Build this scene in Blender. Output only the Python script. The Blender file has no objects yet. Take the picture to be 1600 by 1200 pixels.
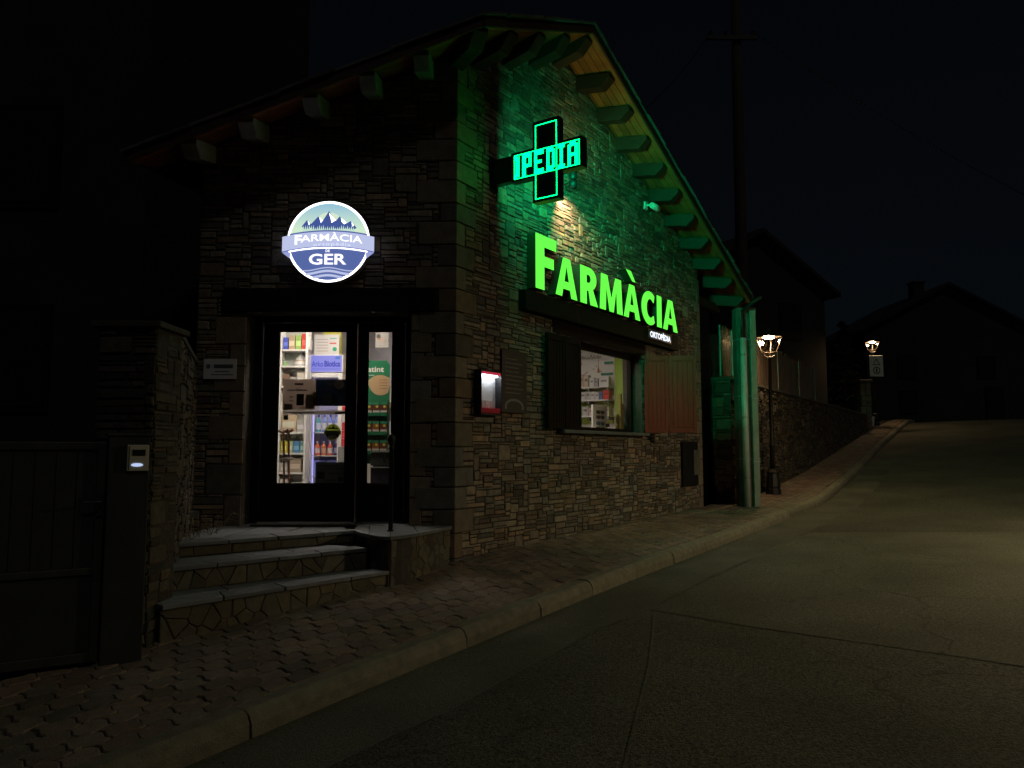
import bpy, bmesh, math, random
import numpy as np
from mathutils import Vector
random.seed(7)
R = math.radians
S = bpy.context.scene
C = S.collection

# ------------------------------------------------------------------ camera, sky, light, exposure
# world origin = the photographer's eye; z is measured from eye level
camd = bpy.data.cameras.new('camera'); cam = bpy.data.objects.new('camera', camd); C.objects.link(cam)
camd.sensor_width = 36.0; camd.lens = 27.0; camd.clip_start = 0.05; camd.clip_end = 2000
cam.location = (0, 0, 0); cam.rotation_euler = (R(90 + 5.0), 0, 0)
S.camera = cam

W_ = bpy.data.worlds.new('World'); S.world = W_; W_.use_nodes = True
nt = W_.node_tree; bg = nt.nodes['Background']
sky = nt.nodes.new('ShaderNodeTexSky'); sky.sky_type = 'NISHITA'; sky.sun_disc = False
sky.sun_elevation = R(4); sky.sun_rotation = R(200); sky.air_density = 1.0; sky.dust_density = 0.6; sky.ozone_density = 4.0
hs = nt.nodes.new('ShaderNodeHueSaturation'); hs.inputs['Saturation'].default_value = 0.62
nt.links.new(sky.outputs[0], hs.inputs['Color']); nt.links.new(hs.outputs[0], bg.inputs[0]); bg.inputs[1].default_value = 0.0014

sund = bpy.data.lights.new('night_fill', 'SUN'); sun = bpy.data.objects.new('night_fill', sund); C.objects.link(sun)
sund.energy = 0.085; sund.angle = R(4); sund.color = (1.0, 0.96, 0.88)
sun.rotation_euler = (R(42), 0, R(35))  # dim sun added as overall night fill, turned to reach the front wall

S.view_settings.view_transform = 'Standard'; S.view_settings.look = 'None'
S.view_settings.exposure = 0.0; S.view_settings.gamma = 1.0
S.render.engine = 'CYCLES'
S.cycles.use_denoising = True
S.cycles.use_adaptive_sampling = True; S.cycles.adaptive_threshold = 0.004
S.cycles.max_bounces = 8; S.cycles.sample_clamp_indirect = 4.0
S.cycles.caustics_reflective = False; S.cycles.caustics_refractive = False

# ------------------------------------------------------------------ helpers
class Fr:
    def __init__(s, O, X, Y, Z=(0, 0, 1)):
        s.O = Vector(O); s.X = Vector(X); s.Y = Vector(Y); s.Z = Vector(Z)
    def __call__(s, a, b, c): return s.O + s.X*a + s.Y*b + s.Z*c
    def at(s, a, b, c): return Fr(s(a, b, c), s.X, s.Y, s.Z)
    def rot(s, ang):      # turn about Z (in the frame's own sense)
        ca, sa = math.cos(ang), math.sin(ang)
        return Fr(s.O, s.X*ca + s.Y*sa, s.Y*ca - s.X*sa, s.Z)

U3 = Vector((0.56739, 0.82345, 0)); N3 = Vector((0.82345, -0.56739, 0)); P0 = Vector((-0.62, 8.2, 0))
FW = Fr((0, 0, 0), (1, 0, 0), (0, 1, 0))                 # plain world
FR = Fr(P0, U3, N3)                                       # street wall: a = along, b = outward, c = up
FF = Fr((0, 8.2, 0), (1, 0, 0), (0, -1, 0))               # door wall: a = x, b = outward, c = up
def pos(p): return Vector(p)

def clip(poly, a, b, c):      # keep points with a*x+b*y <= c
    out = []
    for i in range(len(poly)):
        p, q = poly[i], poly[(i+1) % len(poly)]
        dp, dq = a*p[0]+b*p[1]-c, a*q[0]+b*q[1]-c
        if dp <= 0: out.append(p)
        if (dp < 0 < dq) or (dq < 0 < dp):
            k = dp/(dp-dq); out.append((p[0]+(q[0]-p[0])*k, p[1]+(q[1]-p[1])*k))
    return out
def area(poly):
    return 0.5*sum(poly[i][0]*poly[(i+1) % len(poly)][1]-poly[(i+1) % len(poly)][0]*poly[i][1] for i in range(len(poly)))
def cen(poly): return (sum(p[0] for p in poly)/len(poly), sum(p[1] for p in poly)/len(poly))
def shrink(poly, d):          # move every edge inward by d (convex)
    if area(poly) < 0: poly = poly[::-1]
    out = list(poly); n = len(poly)
    for i in range(n):
        p, q = poly[i], poly[(i+1) % n]
        ex, ey = q[0]-p[0], q[1]-p[1]; L = math.hypot(ex, ey)
        if L < 1e-6: continue
        nx, ny = ey/L, -ex/L
        out = clip(out, nx, ny, nx*p[0]+ny*p[1]-d)
        if len(out) < 3: return []
    return out
def voronoi(seeds, bounds):
    cells = []
    for i, s in enumerate(seeds):
        c = list(bounds)
        for j, t in enumerate(seeds):
            if i == j: continue
            dx, dy = t[0]-s[0], t[1]-s[1]
            if dx*dx+dy*dy > 2.2: continue
            c = clip(c, dx, dy, (t[0]**2+t[1]**2-s[0]**2-s[1]**2)/2)
            if len(c) < 3: break
        if len(c) >= 3: cells.append(c)
    return cells

ROOT = {}
def origin_of(o):
    while o.parent: o = o.parent
    return Vector(o.location)
class MB:
    def __init__(s): s.v = []; s.f = []; s.m = []; s.c = []
    def add(s, vs, fs, tint=(1, 1, 1), mi=0):
        k = len(s.v); s.v += [tuple(p) for p in vs]
        for f in fs: s.f.append([i+k for i in f]); s.m.append(mi); s.c.append(tint)
        return s
    def box(s, fr, a0, a1, b0, b1, c0, c1, tint=(1, 1, 1), mi=0):
        vs = [fr(a, b, c) for c in (c0, c1) for a, b in ((a0, b0), (a1, b0), (a1, b1), (a0, b1))]
        return s.add(vs, [(0, 1, 2, 3), (4, 7, 6, 5), (0, 4, 5, 1), (1, 5, 6, 2), (2, 6, 7, 3), (3, 7, 4, 0)], tint, mi)
    def prism(s, fr, poly, b0, b1, tint=(1, 1, 1), mi=0):     # poly in (a, c), extruded along b
        n = len(poly); vs = [fr(p[0], b0, p[1]) for p in poly]+[fr(p[0], b1, p[1]) for p in poly]
        return s.add(vs, [tuple(range(n)), tuple(range(2*n-1, n-1, -1))]+[(i, (i+1) % n, n+(i+1) % n, n+i) for i in range(n)], tint, mi)
    def slab(s, fr, poly, c0, c1, tint=(1, 1, 1), mi=0):      # poly in (a, b), extruded along c
        n = len(poly); vs = [fr(p[0], p[1], c0) for p in poly]+[fr(p[0], p[1], c1) for p in poly]
        return s.add(vs, [tuple(range(n)), tuple(range(2*n-1, n-1, -1))]+[(i, (i+1) % n, n+(i+1) % n, n+i) for i in range(n)], tint, mi)
    def stone(s, fr, poly, b0, b1, ch=0.008, tint=(1, 1, 1), rough=0.0):
        top = shrink(poly, ch)
        if len(top) < 3: return s
        if area(poly) < 0: poly = poly[::-1]
        n = len(poly); cx, cy = cen(poly)
        k = max(0.4, 1-ch*1.4/max(1e-3, math.sqrt(abs(area(poly)))/2))
        top = [(cx+(p[0]-cx)*k, cy+(p[1]-cy)*k) for p in poly]
        tx, ty = random.uniform(-rough, rough), random.uniform(-rough, rough)
        vs = [fr(p[0], b0, p[1]) for p in poly]+[fr(p[0], b1-ch*0.7, p[1]) for p in poly]
        vs += [fr(p[0], b1+(p[0]-cx)*tx+(p[1]-cy)*ty, p[1]) for p in top]
        fs = [(i, (i+1) % n, n+(i+1) % n, n+i) for i in range(n)]+[(n+i, n+(i+1) % n, 2*n+(i+1) % n, 2*n+i) for i in range(n)]
        fs.append(tuple(range(2*n, 3*n)))
        return s.add(vs, fs, tint)
    def tube(s, pts, r, n=8, tint=(1, 1, 1), mi=0, caps=True):
        pts = [Vector(p) for p in pts]; rs = r if isinstance(r, (list, tuple)) else [r]*len(pts)
        rings = []
        for i, p in enumerate(pts):
            d = (pts[min(i+1, len(pts)-1)]-pts[max(i-1, 0)]).normalized()
            x = d.cross(Vector((0, 0, 1)) if abs(d.z) < 0.9 else Vector((1, 0, 0))).normalized(); y = d.cross(x)
            rings.append([p+(x*math.cos(2*math.pi*k/n)+y*math.sin(2*math.pi*k/n))*rs[i] for k in range(n)])
        vs = [q for g in rings for q in g]
        fs = [(i*n+k, i*n+(k+1) % n, (i+1)*n+(k+1) % n, (i+1)*n+k) for i in range(len(pts)-1) for k in range(n)]
        if caps: fs += [tuple(range(n)), tuple(range((len(pts)-1)*n, len(pts)*n))]
        return s.add(vs, fs, tint, mi)
    def lathe(s, o, prof, n=12, tint=(1, 1, 1), mi=0, ax=None):
        o = Vector(o); X, Y, Z = ax if ax else (Vector((1, 0, 0)), Vector((0, 1, 0)), Vector((0, 0, 1)))
        vs = [o+(X*math.cos(2*math.pi*k/n)+Y*math.sin(2*math.pi*k/n))*r+Z*h for r, h in prof for k in range(n)]
        fs = [(i*n+k, i*n+(k+1) % n, (i+1)*n+(k+1) % n, (i+1)*n+k) for i in range(len(prof)-1) for k in range(n)]
        fs += [tuple(range(n)), tuple(range((len(prof)-1)*n, len(prof)*n))]
        return s.add(vs, fs, tint, mi)
    def build(s, name, mat, parent=None, smooth=False, bevel=0.0, fix=True, loc=None):
        off = origin_of(parent) if parent else (Vector(loc) if loc else Vector((0, 0, 0)))
        me = bpy.data.meshes.new(name)
        me.from_pydata([(p[0]-off.x, p[1]-off.y, p[2]-off.z) for p in s.v], [], s.f)
        mats = mat if isinstance(mat, (list, tuple)) else [mat]
        for m in mats: me.materials.append(m)
        if len(mats) > 1:
            for i, p in enumerate(me.polygons): p.material_index = s.m[i]
        ca = me.color_attributes.new('tint', 'FLOAT_COLOR', 'CORNER')
        cols = np.ones((len(me.loops), 4), np.float32); k = 0
        for i, f in enumerate(s.f):
            cols[k:k+len(f), :3] = s.c[i]; k += len(f)
        ca.data.foreach_set('color', cols.ravel())
        if fix:
            bm = bmesh.new(); bm.from_mesh(me); bmesh.ops.recalc_face_normals(bm, faces=bm.faces); bm.to_mesh(me); bm.free()
        if smooth:
            for p in me.polygons: p.use_smooth = True
        o = bpy.data.objects.new(name, me); C.objects.link(o)
        if parent: o.parent = parent
        elif loc: o.location = loc
        if bevel:
            b = o.modifiers.new('edge', 'BEVEL'); b.width = bevel; b.segments = 2; b.limit_method = 'ANGLE'; b.angle_limit = R(40)
        return o

def tag(o, label=None, cat=None, group=None, kind=None):
    if label: o['label'] = label
    if cat: o['category'] = cat
    if group: o['group'] = group
    if kind: o['kind'] = kind
    return o
def thing(name, label, cat, loc, group=None):
    o = bpy.data.objects.new(name, None); C.objects.link(o); o.location = loc; o.empty_display_size = 0.1
    return tag(o, label, cat, group)

# ---- materials
def _lin(c): return c if len(c) == 4 else (*c, 1)
def srgb(r, g, b):
    f = lambda x: (x/12.92 if x <= 0.04045 else ((x+0.055)/1.055)**2.4)
    return (f(r/255), f(g/255), f(b/255))
def mat(name, col, rough=0.7, var=0.0, nscale=8.0, bump=0.0, bscale=40.0, metal=0.0, spec=0.5, stretch=None, tint=True, col2=None, patch=0.0, pscale=1.0):
    m = bpy.data.materials.new(name); m.use_nodes = True; t = m.node_tree; n = t.nodes; b = n['Principled BSDF']
    b.inputs['Roughness'].default_value = rough; b.inputs['Metallic'].default_value = metal
    b.inputs['Specular IOR Level'].default_value = spec
    tc = n.new('ShaderNodeTexCoord'); vec = tc.outputs['Object']
    if stretch:
        mp = n.new('ShaderNodeMapping'); mp.inputs['Scale'].default_value = stretch; t.links.new(vec, mp.inputs[0]); vec = mp.outputs[0]
    rgb = n.new('ShaderNodeRGB'); rgb.outputs[0].default_value = _lin(col); out = rgb.outputs[0]
    if tint:
        at = n.new('ShaderNodeAttribute'); at.attribute_name = 'tint'
        mx = n.new('ShaderNodeMix'); mx.data_type = 'RGBA'; mx.blend_type = 'MULTIPLY'; mx.inputs[0].default_value = 1
        t.links.new(out, mx.inputs[6]); t.links.new(at.outputs['Color'], mx.inputs[7]); out = mx.outputs[2]
    def layer(out, scale, amount, c2, detail=5):
        nz = n.new('ShaderNodeTexNoise'); nz.inputs['Scale'].default_value = scale; nz.inputs['Detail'].default_value = detail
        t.links.new(vec, nz.inputs['Vector'])
        rp = n.new('ShaderNodeMapRange'); rp.inputs[1].default_value = 0.3; rp.inputs[2].default_value = 0.7
        rp.inputs[3].default_value = 0; rp.inputs[4].default_value = 1; t.links.new(nz.outputs[0], rp.inputs[0])
        mx = n.new('ShaderNodeMix'); mx.data_type = 'RGBA'
        if c2 is None:
            mx.blend_type = 'MULTIPLY'; mx.inputs[7].default_value = (1-amount, 1-amount, 1-amount, 1)
            t.links.new(rp.outputs[0], mx.inputs[0])
        else:
            ml = n.new('ShaderNodeMath'); ml.operation = 'MULTIPLY'; ml.inputs[1].default_value = amount
            t.links.new(rp.outputs[0], ml.inputs[0]); t.links.new(ml.outputs[0], mx.inputs[0]); mx.inputs[7].default_value = _lin(c2)
        t.links.new(out, mx.inputs[6]); return mx.outputs[2]
    if var: out = layer(out, nscale, var, col2)
    if patch: out = layer(out, pscale, patch, None, 8)
    t.links.new(out, b.inputs['Base Color'])
    if bump:
        nz = n.new('ShaderNodeTexNoise'); nz.inputs['Scale'].default_value = bscale; nz.inputs['Detail'].default_value = 6
        t.links.new(vec, nz.inputs['Vector'])
        bp = n.new('ShaderNodeBump'); bp.inputs['Strength'].default_value = bump; bp.inputs['Distance'].default_value = 0.02
        t.links.new(nz.outputs[0], bp.inputs['Height']); t.links.new(bp.outputs[0], b.inputs['Normal'])
    return m
def emit(name, col, k=1.0, tint=False, base=(0.02, 0.02, 0.02)):
    m = bpy.data.materials.new(name); m.use_nodes = True; t = m.node_tree; b = t.nodes['Principled BSDF']
    b.inputs['Base Color'].default_value = _lin(base); b.inputs['Roughness'].default_value = 0.5
    b.inputs['Emission Color'].default_value = _lin(col); b.inputs['Emission Strength'].default_value = k
    if tint:
        at = t.nodes.new('ShaderNodeAttribute'); at.attribute_name = 'tint'; t.links.new(at.outputs['Color'], b.inputs['Emission Color'])
    return m
def glass(name, col=(1, 1, 1), refl=0.06):
    m = bpy.data.materials.new(name); m.use_nodes = True; t = m.node_tree; n = t.nodes
    for x in list(n):
        if x.type == 'BSDF_PRINCIPLED': n.remove(x)
    tr = n.new('ShaderNodeBsdfTransparent'); tr.inputs[0].default_value = _lin(col)
    gl = n.new('ShaderNodeBsdfGlossy'); gl.inputs['Roughness'].default_value = 0.02
    fr = n.new('ShaderNodeFresnel'); ge = n.new('ShaderNodeNewGeometry'); mr = n.new('ShaderNodeMapRange'); mr.inputs[3].default_value = 1.45; mr.inputs[4].default_value = 1/1.45
    t.links.new(ge.outputs['Backfacing'], mr.inputs[0]); t.links.new(mr.outputs[0], fr.inputs[0])
    mx = n.new('ShaderNodeMixShader'); t.links.new(fr.outputs[0], mx.inputs[0]); t.links.new(tr.outputs[0], mx.inputs[1]); t.links.new(gl.outputs[0], mx.inputs[2])
    t.links.new(mx.outputs[0], n['Material Output'].inputs[0]); return m

M = {}
M['stone'] = mat('stone', (0.29, 0.255, 0.20), 0.85, 0.45, 14, 0.5, 45)
M['shadestone'] = mat('shade_tone_stone', (0.10, 0.092, 0.07), 0.9, 0.45, 14, 0.5, 45)  # wall stone with shade put into its colour, for pier, side and retaining walls
M['quoin'] = mat('quoin', (0.225, 0.198, 0.155), 0.85, 0.35, 9, 0.4, 60)
M['mortar'] = mat('mortar', (0.075, 0.066, 0.054), 0.95, 0.4, 20, 0.5, 80)
M['crazy'] = mat('crazy_stone', (0.135, 0.125, 0.098), 0.8, 0.4, 9, 0.3, 40)
M['slate'] = mat('slate', (0.17, 0.18, 0.185), 0.55, 0.35, 6, 0.25, 30)
M['roof'] = mat('roof_slate', (0.12, 0.12, 0.115), 0.7, 0.4, 8, 0.3, 40)
M['wood'] = mat('dark_wood', (0.018, 0.011, 0.007), 0.75, 0.4, 6, 0.25, 20, spec=0.15, stretch=(8, 8, 1))
M['litbeam'] = mat('lit_tone_beam', (0.26, 0.24, 0.22), 0.8, 0.45, 5, 0.3, 18)  # beam wood made paler: light on the front rafter ends put into the colour
M['beam'] = mat('beam_wood', (0.055, 0.023, 0.011), 0.65, 0.45, 5, 0.3, 18)
M['board'] = mat('soffit_board', (0.44, 0.115, 0.032), 0.55, 0.45, 5, 0.2, 14)
M['shutter'] = mat('shutter_wood', (0.19, 0.024, 0.013), 0.5, 0.4, 5, 0.2, 20, stretch=(8, 8, 1))
M['asphalt'] = mat('asphalt', (0.20, 0.20, 0.142), 0.85, 0.9, 48, 1.0, 90, patch=0.5, pscale=0.7)
M['asphalt2'] = mat('asphalt_patch', (0.21, 0.21, 0.148), 0.85, 0.75, 52, 0.9, 100, patch=0.4, pscale=0.9)
M['asphalt3'] = mat('asphalt_gutter', (0.175, 0.175, 0.128), 0.85, 0.6, 60, 0.7, 110, patch=0.5, pscale=1.2)
M['tar'] = mat('tar_seam', (0.085, 0.078, 0.06), 0.6, 0.4, 20, 0.4, 60)
M['paver'] = mat('paver', (0.26, 0.195, 0.14), 0.85, 0.35, 16, 0.4, 90, patch=0.35, pscale=1.6)
M['sand'] = mat('joint_sand', (0.035, 0.03, 0.025), 0.95, 0.4, 30, 0.5, 80)
M['kerb'] = mat('kerb_concrete', (0.22, 0.205, 0.15), 0.85, 0.4, 12, 0.4, 90)
M['earth'] = mat('earth', (0.05, 0.055, 0.03), 0.95, 0.5, 2, 0.5, 20)
M['iron'] = mat('black_iron', (0.02, 0.02, 0.021), 0.5, 0.3, 20, 0.1, 60, metal=0.3)
M['gate'] = mat('gate_paint', (0.045, 0.05, 0.04), 0.5, 0.4, 6, 0.1, 60)
M['gatedark'] = mat('gate_sheet', (0.03, 0.035, 0.028), 0.6, 0.4, 6, 0.1, 60)
M['black'] = mat('black_plastic', (0.012, 0.012, 0.013), 0.4)
M['white'] = mat('white_laminate', (0.78, 0.77, 0.74), 0.45)
M['plaster'] = mat('white_wall', (0.75, 0.73, 0.70), 0.8, 0.08, 4)
M['limewall'] = mat('lime_wall', (0.42, 0.60, 0.10), 0.8, 0.08, 4)
M['floor'] = mat('shop_floor', (0.40, 0.36, 0.30), 0.4, 0.2, 6)
M['pillar'] = mat('pale_render', (0.17, 0.165, 0.14), 0.8, 0.35, 5, 0.3, 40, patch=0.3, pscale=1.5)
M['pipe'] = mat('grey_pvc', (0.50, 0.51, 0.50), 0.35, 0.2, 6)
M['zinc'] = mat('zinc', (0.32, 0.34, 0.34), 0.4, 0.3, 8, 0.1, 30, metal=0.6)
M['galv'] = mat('galvanised_wire', (0.16, 0.155, 0.145), 0.45, metal=0.5)
M['reed'] = mat('reed', (0.30, 0.175, 0.085), 0.8, 0.5, 5, 0.2, 30, stretch=(6, 6, 1))
M['paint'] = mat('painted', (0.8, 0.8, 0.8), 0.5, 0.1, 10)          # colour comes from the piece
M['gloss'] = mat('printed_card', (0.8, 0.8, 0.8), 0.35)              # colour comes from the piece
M['poster'] = mat('poster_paper', (0.8, 0.8, 0.8), 0.6)
def _translucent(m, k):
    t = m.node_tree; n = t.nodes; b = n['Principled BSDF']; src = b.inputs['Base Color'].links[0].from_socket
    tl = n.new('ShaderNodeBsdfTranslucent'); t.links.new(src, tl.inputs[0]); mx = n.new('ShaderNodeMixShader'); mx.inputs[0].default_value = k
    t.links.new(b.outputs[0], mx.inputs[1]); t.links.new(tl.outputs[0], mx.inputs[2]); t.links.new(mx.outputs[0], n['Material Output'].inputs[0])
_translucent(M['poster'], 0.6)
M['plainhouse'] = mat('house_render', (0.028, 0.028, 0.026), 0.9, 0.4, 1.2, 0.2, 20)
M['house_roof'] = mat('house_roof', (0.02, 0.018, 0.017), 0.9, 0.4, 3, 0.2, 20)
M['needle'] = mat('needles', (0.04, 0.06, 0.03), 0.8, 0.4, 3)
M['bark'] = mat('bark', (0.06, 0.045, 0.035), 0.9, 0.4, 6, 0.5, 20)
M['polewood'] = mat('pole_wood', (0.055, 0.045, 0.035), 0.85, 0.4, 4, 0.3, 20, stretch=(6, 6, .6))
M['dry'] = mat('dry_plant', (0.22, 0.17, 0.08), 0.9, 0.3, 8)
M['alu'] = mat('brushed_aluminium', (0.55, 0.54, 0.50), 0.35, metal=0.7)
M['glass'] = glass('window_glass')
M['lglass'] = glass('lantern_glass', (0.92, 0.9, 0.86))
M['led_front'] = emit('led_green_front', (0.0, 1.0, 0.13), 13.0)
M['led_back'] = emit('led_green_back', (0.0, 1.0, 0.36), 40.0)
M['ledpanel'] = mat('led_panel', (0.006, 0.03, 0.022), 0.35)
M['letter'] = emit('green_letter_face', (0.14, 1.0, 0.065), 1.05, base=(.05, .3, .05))
M['letter_side'] = mat('letter_return', (0.01, 0.035, 0.012), 0.5)
M['neonwhite'] = emit('white_letter_face', (0.85, 0.9, 1.0), 1.3)
M['signprint'] = emit('backlit_print', (1, 1, 1), 1.0, tint=True)
M['lamp'] = emit('lamp_led_warm', (1.0, 0.64, 0.32), 380.0)
M['lamp_assumed'] = emit('assumed_lamp_led', (1.0, 0.80, 0.47), 2700.0)  # for the assumed out-of-view lantern, strength set to light the road
M['ceil_light'] = emit('shop_ceiling_light', (1.0, 0.89, 0.77), 46.0)
M['cooltube'] = emit('cool_strip', (0.42, 0.40, 1.0), 2.2)
M['header'] = emit('lit_header', (0.30, 0.31, 0.98), 0.75, tint=False)
M['boxlight'] = emit('cabinet_light', (0.80, 0.88, 1.0), 16.0)
M['redlit'] = emit('red_lit', (0.9, 0.05, 0.10), 0.55)
M['button'] = emit('intercom_button', (0.55, 0.68, 1.0), 0.9)

def add_cracks(m, scale, width, dark):
    t = m.node_tree; n = t.nodes; b = n['Principled BSDF']; src = b.inputs['Base Color'].links[0].from_socket
    tc = n.new('ShaderNodeTexCoord'); nz = n.new('ShaderNodeTexNoise'); nz.inputs['Scale'].default_value = 2.2; nz.inputs['Detail'].default_value = 6
    ad_ = n.new('ShaderNodeMix'); ad_.data_type = 'RGBA'; ad_.blend_type = 'ADD'; ad_.inputs[0].default_value = 0.55
    t.links.new(tc.outputs['Object'], ad_.inputs[6]); t.links.new(nz.outputs['Color'], ad_.inputs[7]); t.links.new(tc.outputs['Object'], nz.inputs['Vector'])
    vo = n.new('ShaderNodeTexVoronoi'); vo.feature = 'DISTANCE_TO_EDGE'; vo.inputs['Scale'].default_value = scale; t.links.new(ad_.outputs[2], vo.inputs['Vector'])
    mr = n.new('ShaderNodeMapRange'); mr.inputs[1].default_value = 0; mr.inputs[2].default_value = width; mr.inputs[3].default_value = 1; mr.inputs[4].default_value = 0; t.links.new(vo.outputs['Distance'], mr.inputs[0])
    n2 = n.new('ShaderNodeTexNoise'); n2.inputs['Scale'].default_value = 0.5; t.links.new(tc.outputs['Object'], n2.inputs['Vector'])
    m2 = n.new('ShaderNodeMapRange'); m2.inputs[1].default_value = 0.45; m2.inputs[2].default_value = 0.6; t.links.new(n2.outputs[0], m2.inputs[0])
    ml = n.new('ShaderNodeMath'); ml.operation = 'MULTIPLY'; t.links.new(mr.outputs[0], ml.inputs[0]); t.links.new(m2.outputs[0], ml.inputs[1])
    mx = n.new('ShaderNodeMix'); mx.data_type = 'RGBA'; mx.blend_type = 'MULTIPLY'; mx.inputs[7].default_value = (dark, dark, dark, 1); t.links.new(ml.outputs[0], mx.inputs[0]); t.links.new(src, mx.inputs[6]); t.links.new(mx.outputs[2], b.inputs['Base Color'])
add_cracks(M['asphalt'], 0.55, 0.010, 0.35); add_cracks(M['asphalt2'], 0.40, 0.008, 0.4)

# ------------------------------------------------------------------ street levels (metres from eye level, along the street)
def table(xs, ys):
    x = np.arange(-40, 90, 0.1); y = np.interp(x, xs, ys); k = np.ones(21)/21
    yp = np.pad(y, 10, mode='edge'); return x, np.convolve(yp, k, 'valid')
_zi = table([-40, -8, 3.17, 5.24, 6.4, 10, 13.7, 16.65, 20.5, 28.5, 34.5, 38, 46, 90], [-3.2, -1.85, -1.36, -1.22, -1.135, -1.075, -1.01, -.84, -.52, .36, 1.06, 1.42, 1.6, 1.0])
_zk = table([-40, -8, 2.1, 3.1, 5.1, 6.75, 8.8, 11.3, 13.7, 16.2, 20.5, 28.5, 38, 46, 90], [-3.3, -1.95, -1.48, -1.41, -1.33, -1.25, -1.19, -1.11, -1.03, -.93, -.55, .325, 1.40, 1.6, 1.0])
_qk = table([-40, 16.2, 20.5, 28.5, 38, 90], [1.5, 1.5, 1.25, .75, .34, -1.5])
_qi = table([-40, 0, 13.2, 14.2, 31.5, 38, 90], [0, 0, 0, .36, -.3, -.7, -3])
L1 = lambda tb, s: float(np.interp(s, tb[0], tb[1]))
S0 = P0.dot(U3); Q0 = P0.dot(N3)
def sq(s, q): return U3*s + N3*(q+Q0)                    # s along the street, q away from the building line
def zwalk(s, q):
    zi, zk, qk = L1(_zi, s), L1(_zk, s), L1(_qk, s)
    k = min(1.0, max(-0.2, q/max(qk, .2))); return zi+(zk-zi)*k
def zroad(s, q):
    d = q-L1(_qk, s); return L1(_zk, s)-0.13+0.02*min(d, 3.0)
def SQ(s, q, z): p = sq(s, q); return Vector((p.x, p.y, z))

# ------------------------------------------------------------------ ground, road, pavement, kerb
m = MB(); g = [-600, -200, -60, -40]+[i for i in range(-30, 62, 2)]+[75, 89, 140, 250, 600]
qs = [-500, -150, -60, -25, -12, -6, -2.6, 2.5, 8, 14, 25, 60, 160, 500]
def zterr(s, q):
    ss = max(-39, min(85, s)); z = L1(_zk, ss)-0.55
    if q > 12: z += min((q-12)*0.05, 4)
    if q < -4: z += min((-q-4)*0.06, 6)
    if s > 60: z += min((s-60)*0.03, 6)
    return z
for s in g:
    for q in qs: m.v.append(tuple(SQ(s, q, zterr(s, q))))
nq = len(qs)
for i in range(len(g)-1):
    for j in range(nq-1): m.f.append([i*nq+j, i*nq+j+1, (i+1)*nq+j+1, (i+1)*nq+j]); m.m.append(0); m.c.append((1, 1, 1))
ter = m.build('terrain', M['earth'], fix=False); tag(ter, 'dark earth and grass beyond the street', 'ground', kind='structure')

m = MB(); g = [x*0.5 for x in range(-40, 131)]; off = [0.0, .25, .7, 1.2, 2, 3, 4, 5, 5.4]
for s in g:
    for d in off: q = L1(_qk, s)+0.02+d; m.v.append(tuple(SQ(s, q, zroad(s, q))))
nq = len(off)
for i in range(len(g)-1):
    for j in range(nq-1): m.f.append([i*nq+j, i*nq+j+1, (i+1)*nq+j+1, (i+1)*nq+j]); m.m.append(0); m.c.append((1, 1, 1))
road = m.build('road', M['asphalt'], fix=False); tag(road, 'worn olive-grey asphalt road climbing past the pharmacy', 'road', kind='structure')
def road_sheet(name, edge0, edge1, lift, mt, n=40, k=6):      # sheet between two lines of (s, q) points
    def samp(e, t):
        x = t*(len(e)-1); i = min(int(x), len(e)-2); w = x-i
        return (e[i][0]*(1-w)+e[i+1][0]*w, e[i][1]*(1-w)+e[i+1][1]*w)
    m = MB()
    for i in range(n+1):
        a, b = samp(edge0, i/n), samp(edge1, i/n)
        for j in range(k+1):
            w = j/k; s, q = a[0]*(1-w)+b[0]*w, a[1]*(1-w)+b[1]*w
            m.v.append(tuple(SQ(s, q, zroad(s, q)+lift)))
    for i in range(n):
        for j in range(k): m.f.append([i*(k+1)+j, i*(k+1)+j+1, (i+1)*(k+1)+j+1, (i+1)*(k+1)+j]); m.m.append(0); m.c.append((1, 1, 1))
    return m.build(name, mt, road, fix=False)
wob = lambda a, s: a*math.sin(s*2.1)+a*.6*math.sin(s*5.3+1)
road_sheet('gutter_strip', [(s*.5, L1(_qk, s*.5)+.03) for s in range(-8, 50)], [(s*.5, L1(_qk, s*.5)+.70+wob(.03, s*.5)) for s in range(-8, 50)], .004, M['asphalt3'], 110, 3)
A = [(6.35, 2.25), (6.15, 3.2), (6.0, 4.4), (5.9, 5.6), (5.9, 6.85)]; B = [(11.9, 2.25), (12.3, 3.2), (12.7, 4.4), (13.2, 5.6), (13.5, 6.85)]
road_sheet('asphalt_patch', A, B, .003, M['asphalt2'], 40, 24)
road_sheet('tar_seam', [(s-.006+wob(.006, q*3), q) for s, q in A], [(s+.005+wob(.008, q*4), q) for s, q in A], .0045, M['tar'], 40, 1)
road_sheet('tar_seam', [(s-.02+wob(.01, q*3), q) for s, q in B], [(s+.02, q) for s, q in B], .0045, M['tar'], 40, 1)
road_sheet('tar_seam', [(s*.4, L1(_qk, s*.4)+.70+wob(.03, s*.4)-.006) for s in range(-8, 32)], [(s*.4, L1(_qk, s*.4)+.70+wob(.03, s*.4)+.004) for s in range(-8, 32)], .0045, M['tar'], 110, 1)
road_sheet('tar_seam', [(1.2, 4.0), (3.0, 3.6), (4.9, 2.9), (6.1, 2.4)], [(1.215, 4.012), (3.015, 3.612), (4.925, 2.915), (6.112, 2.412)], .004, M['asphalt2'], 40, 1)

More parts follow.
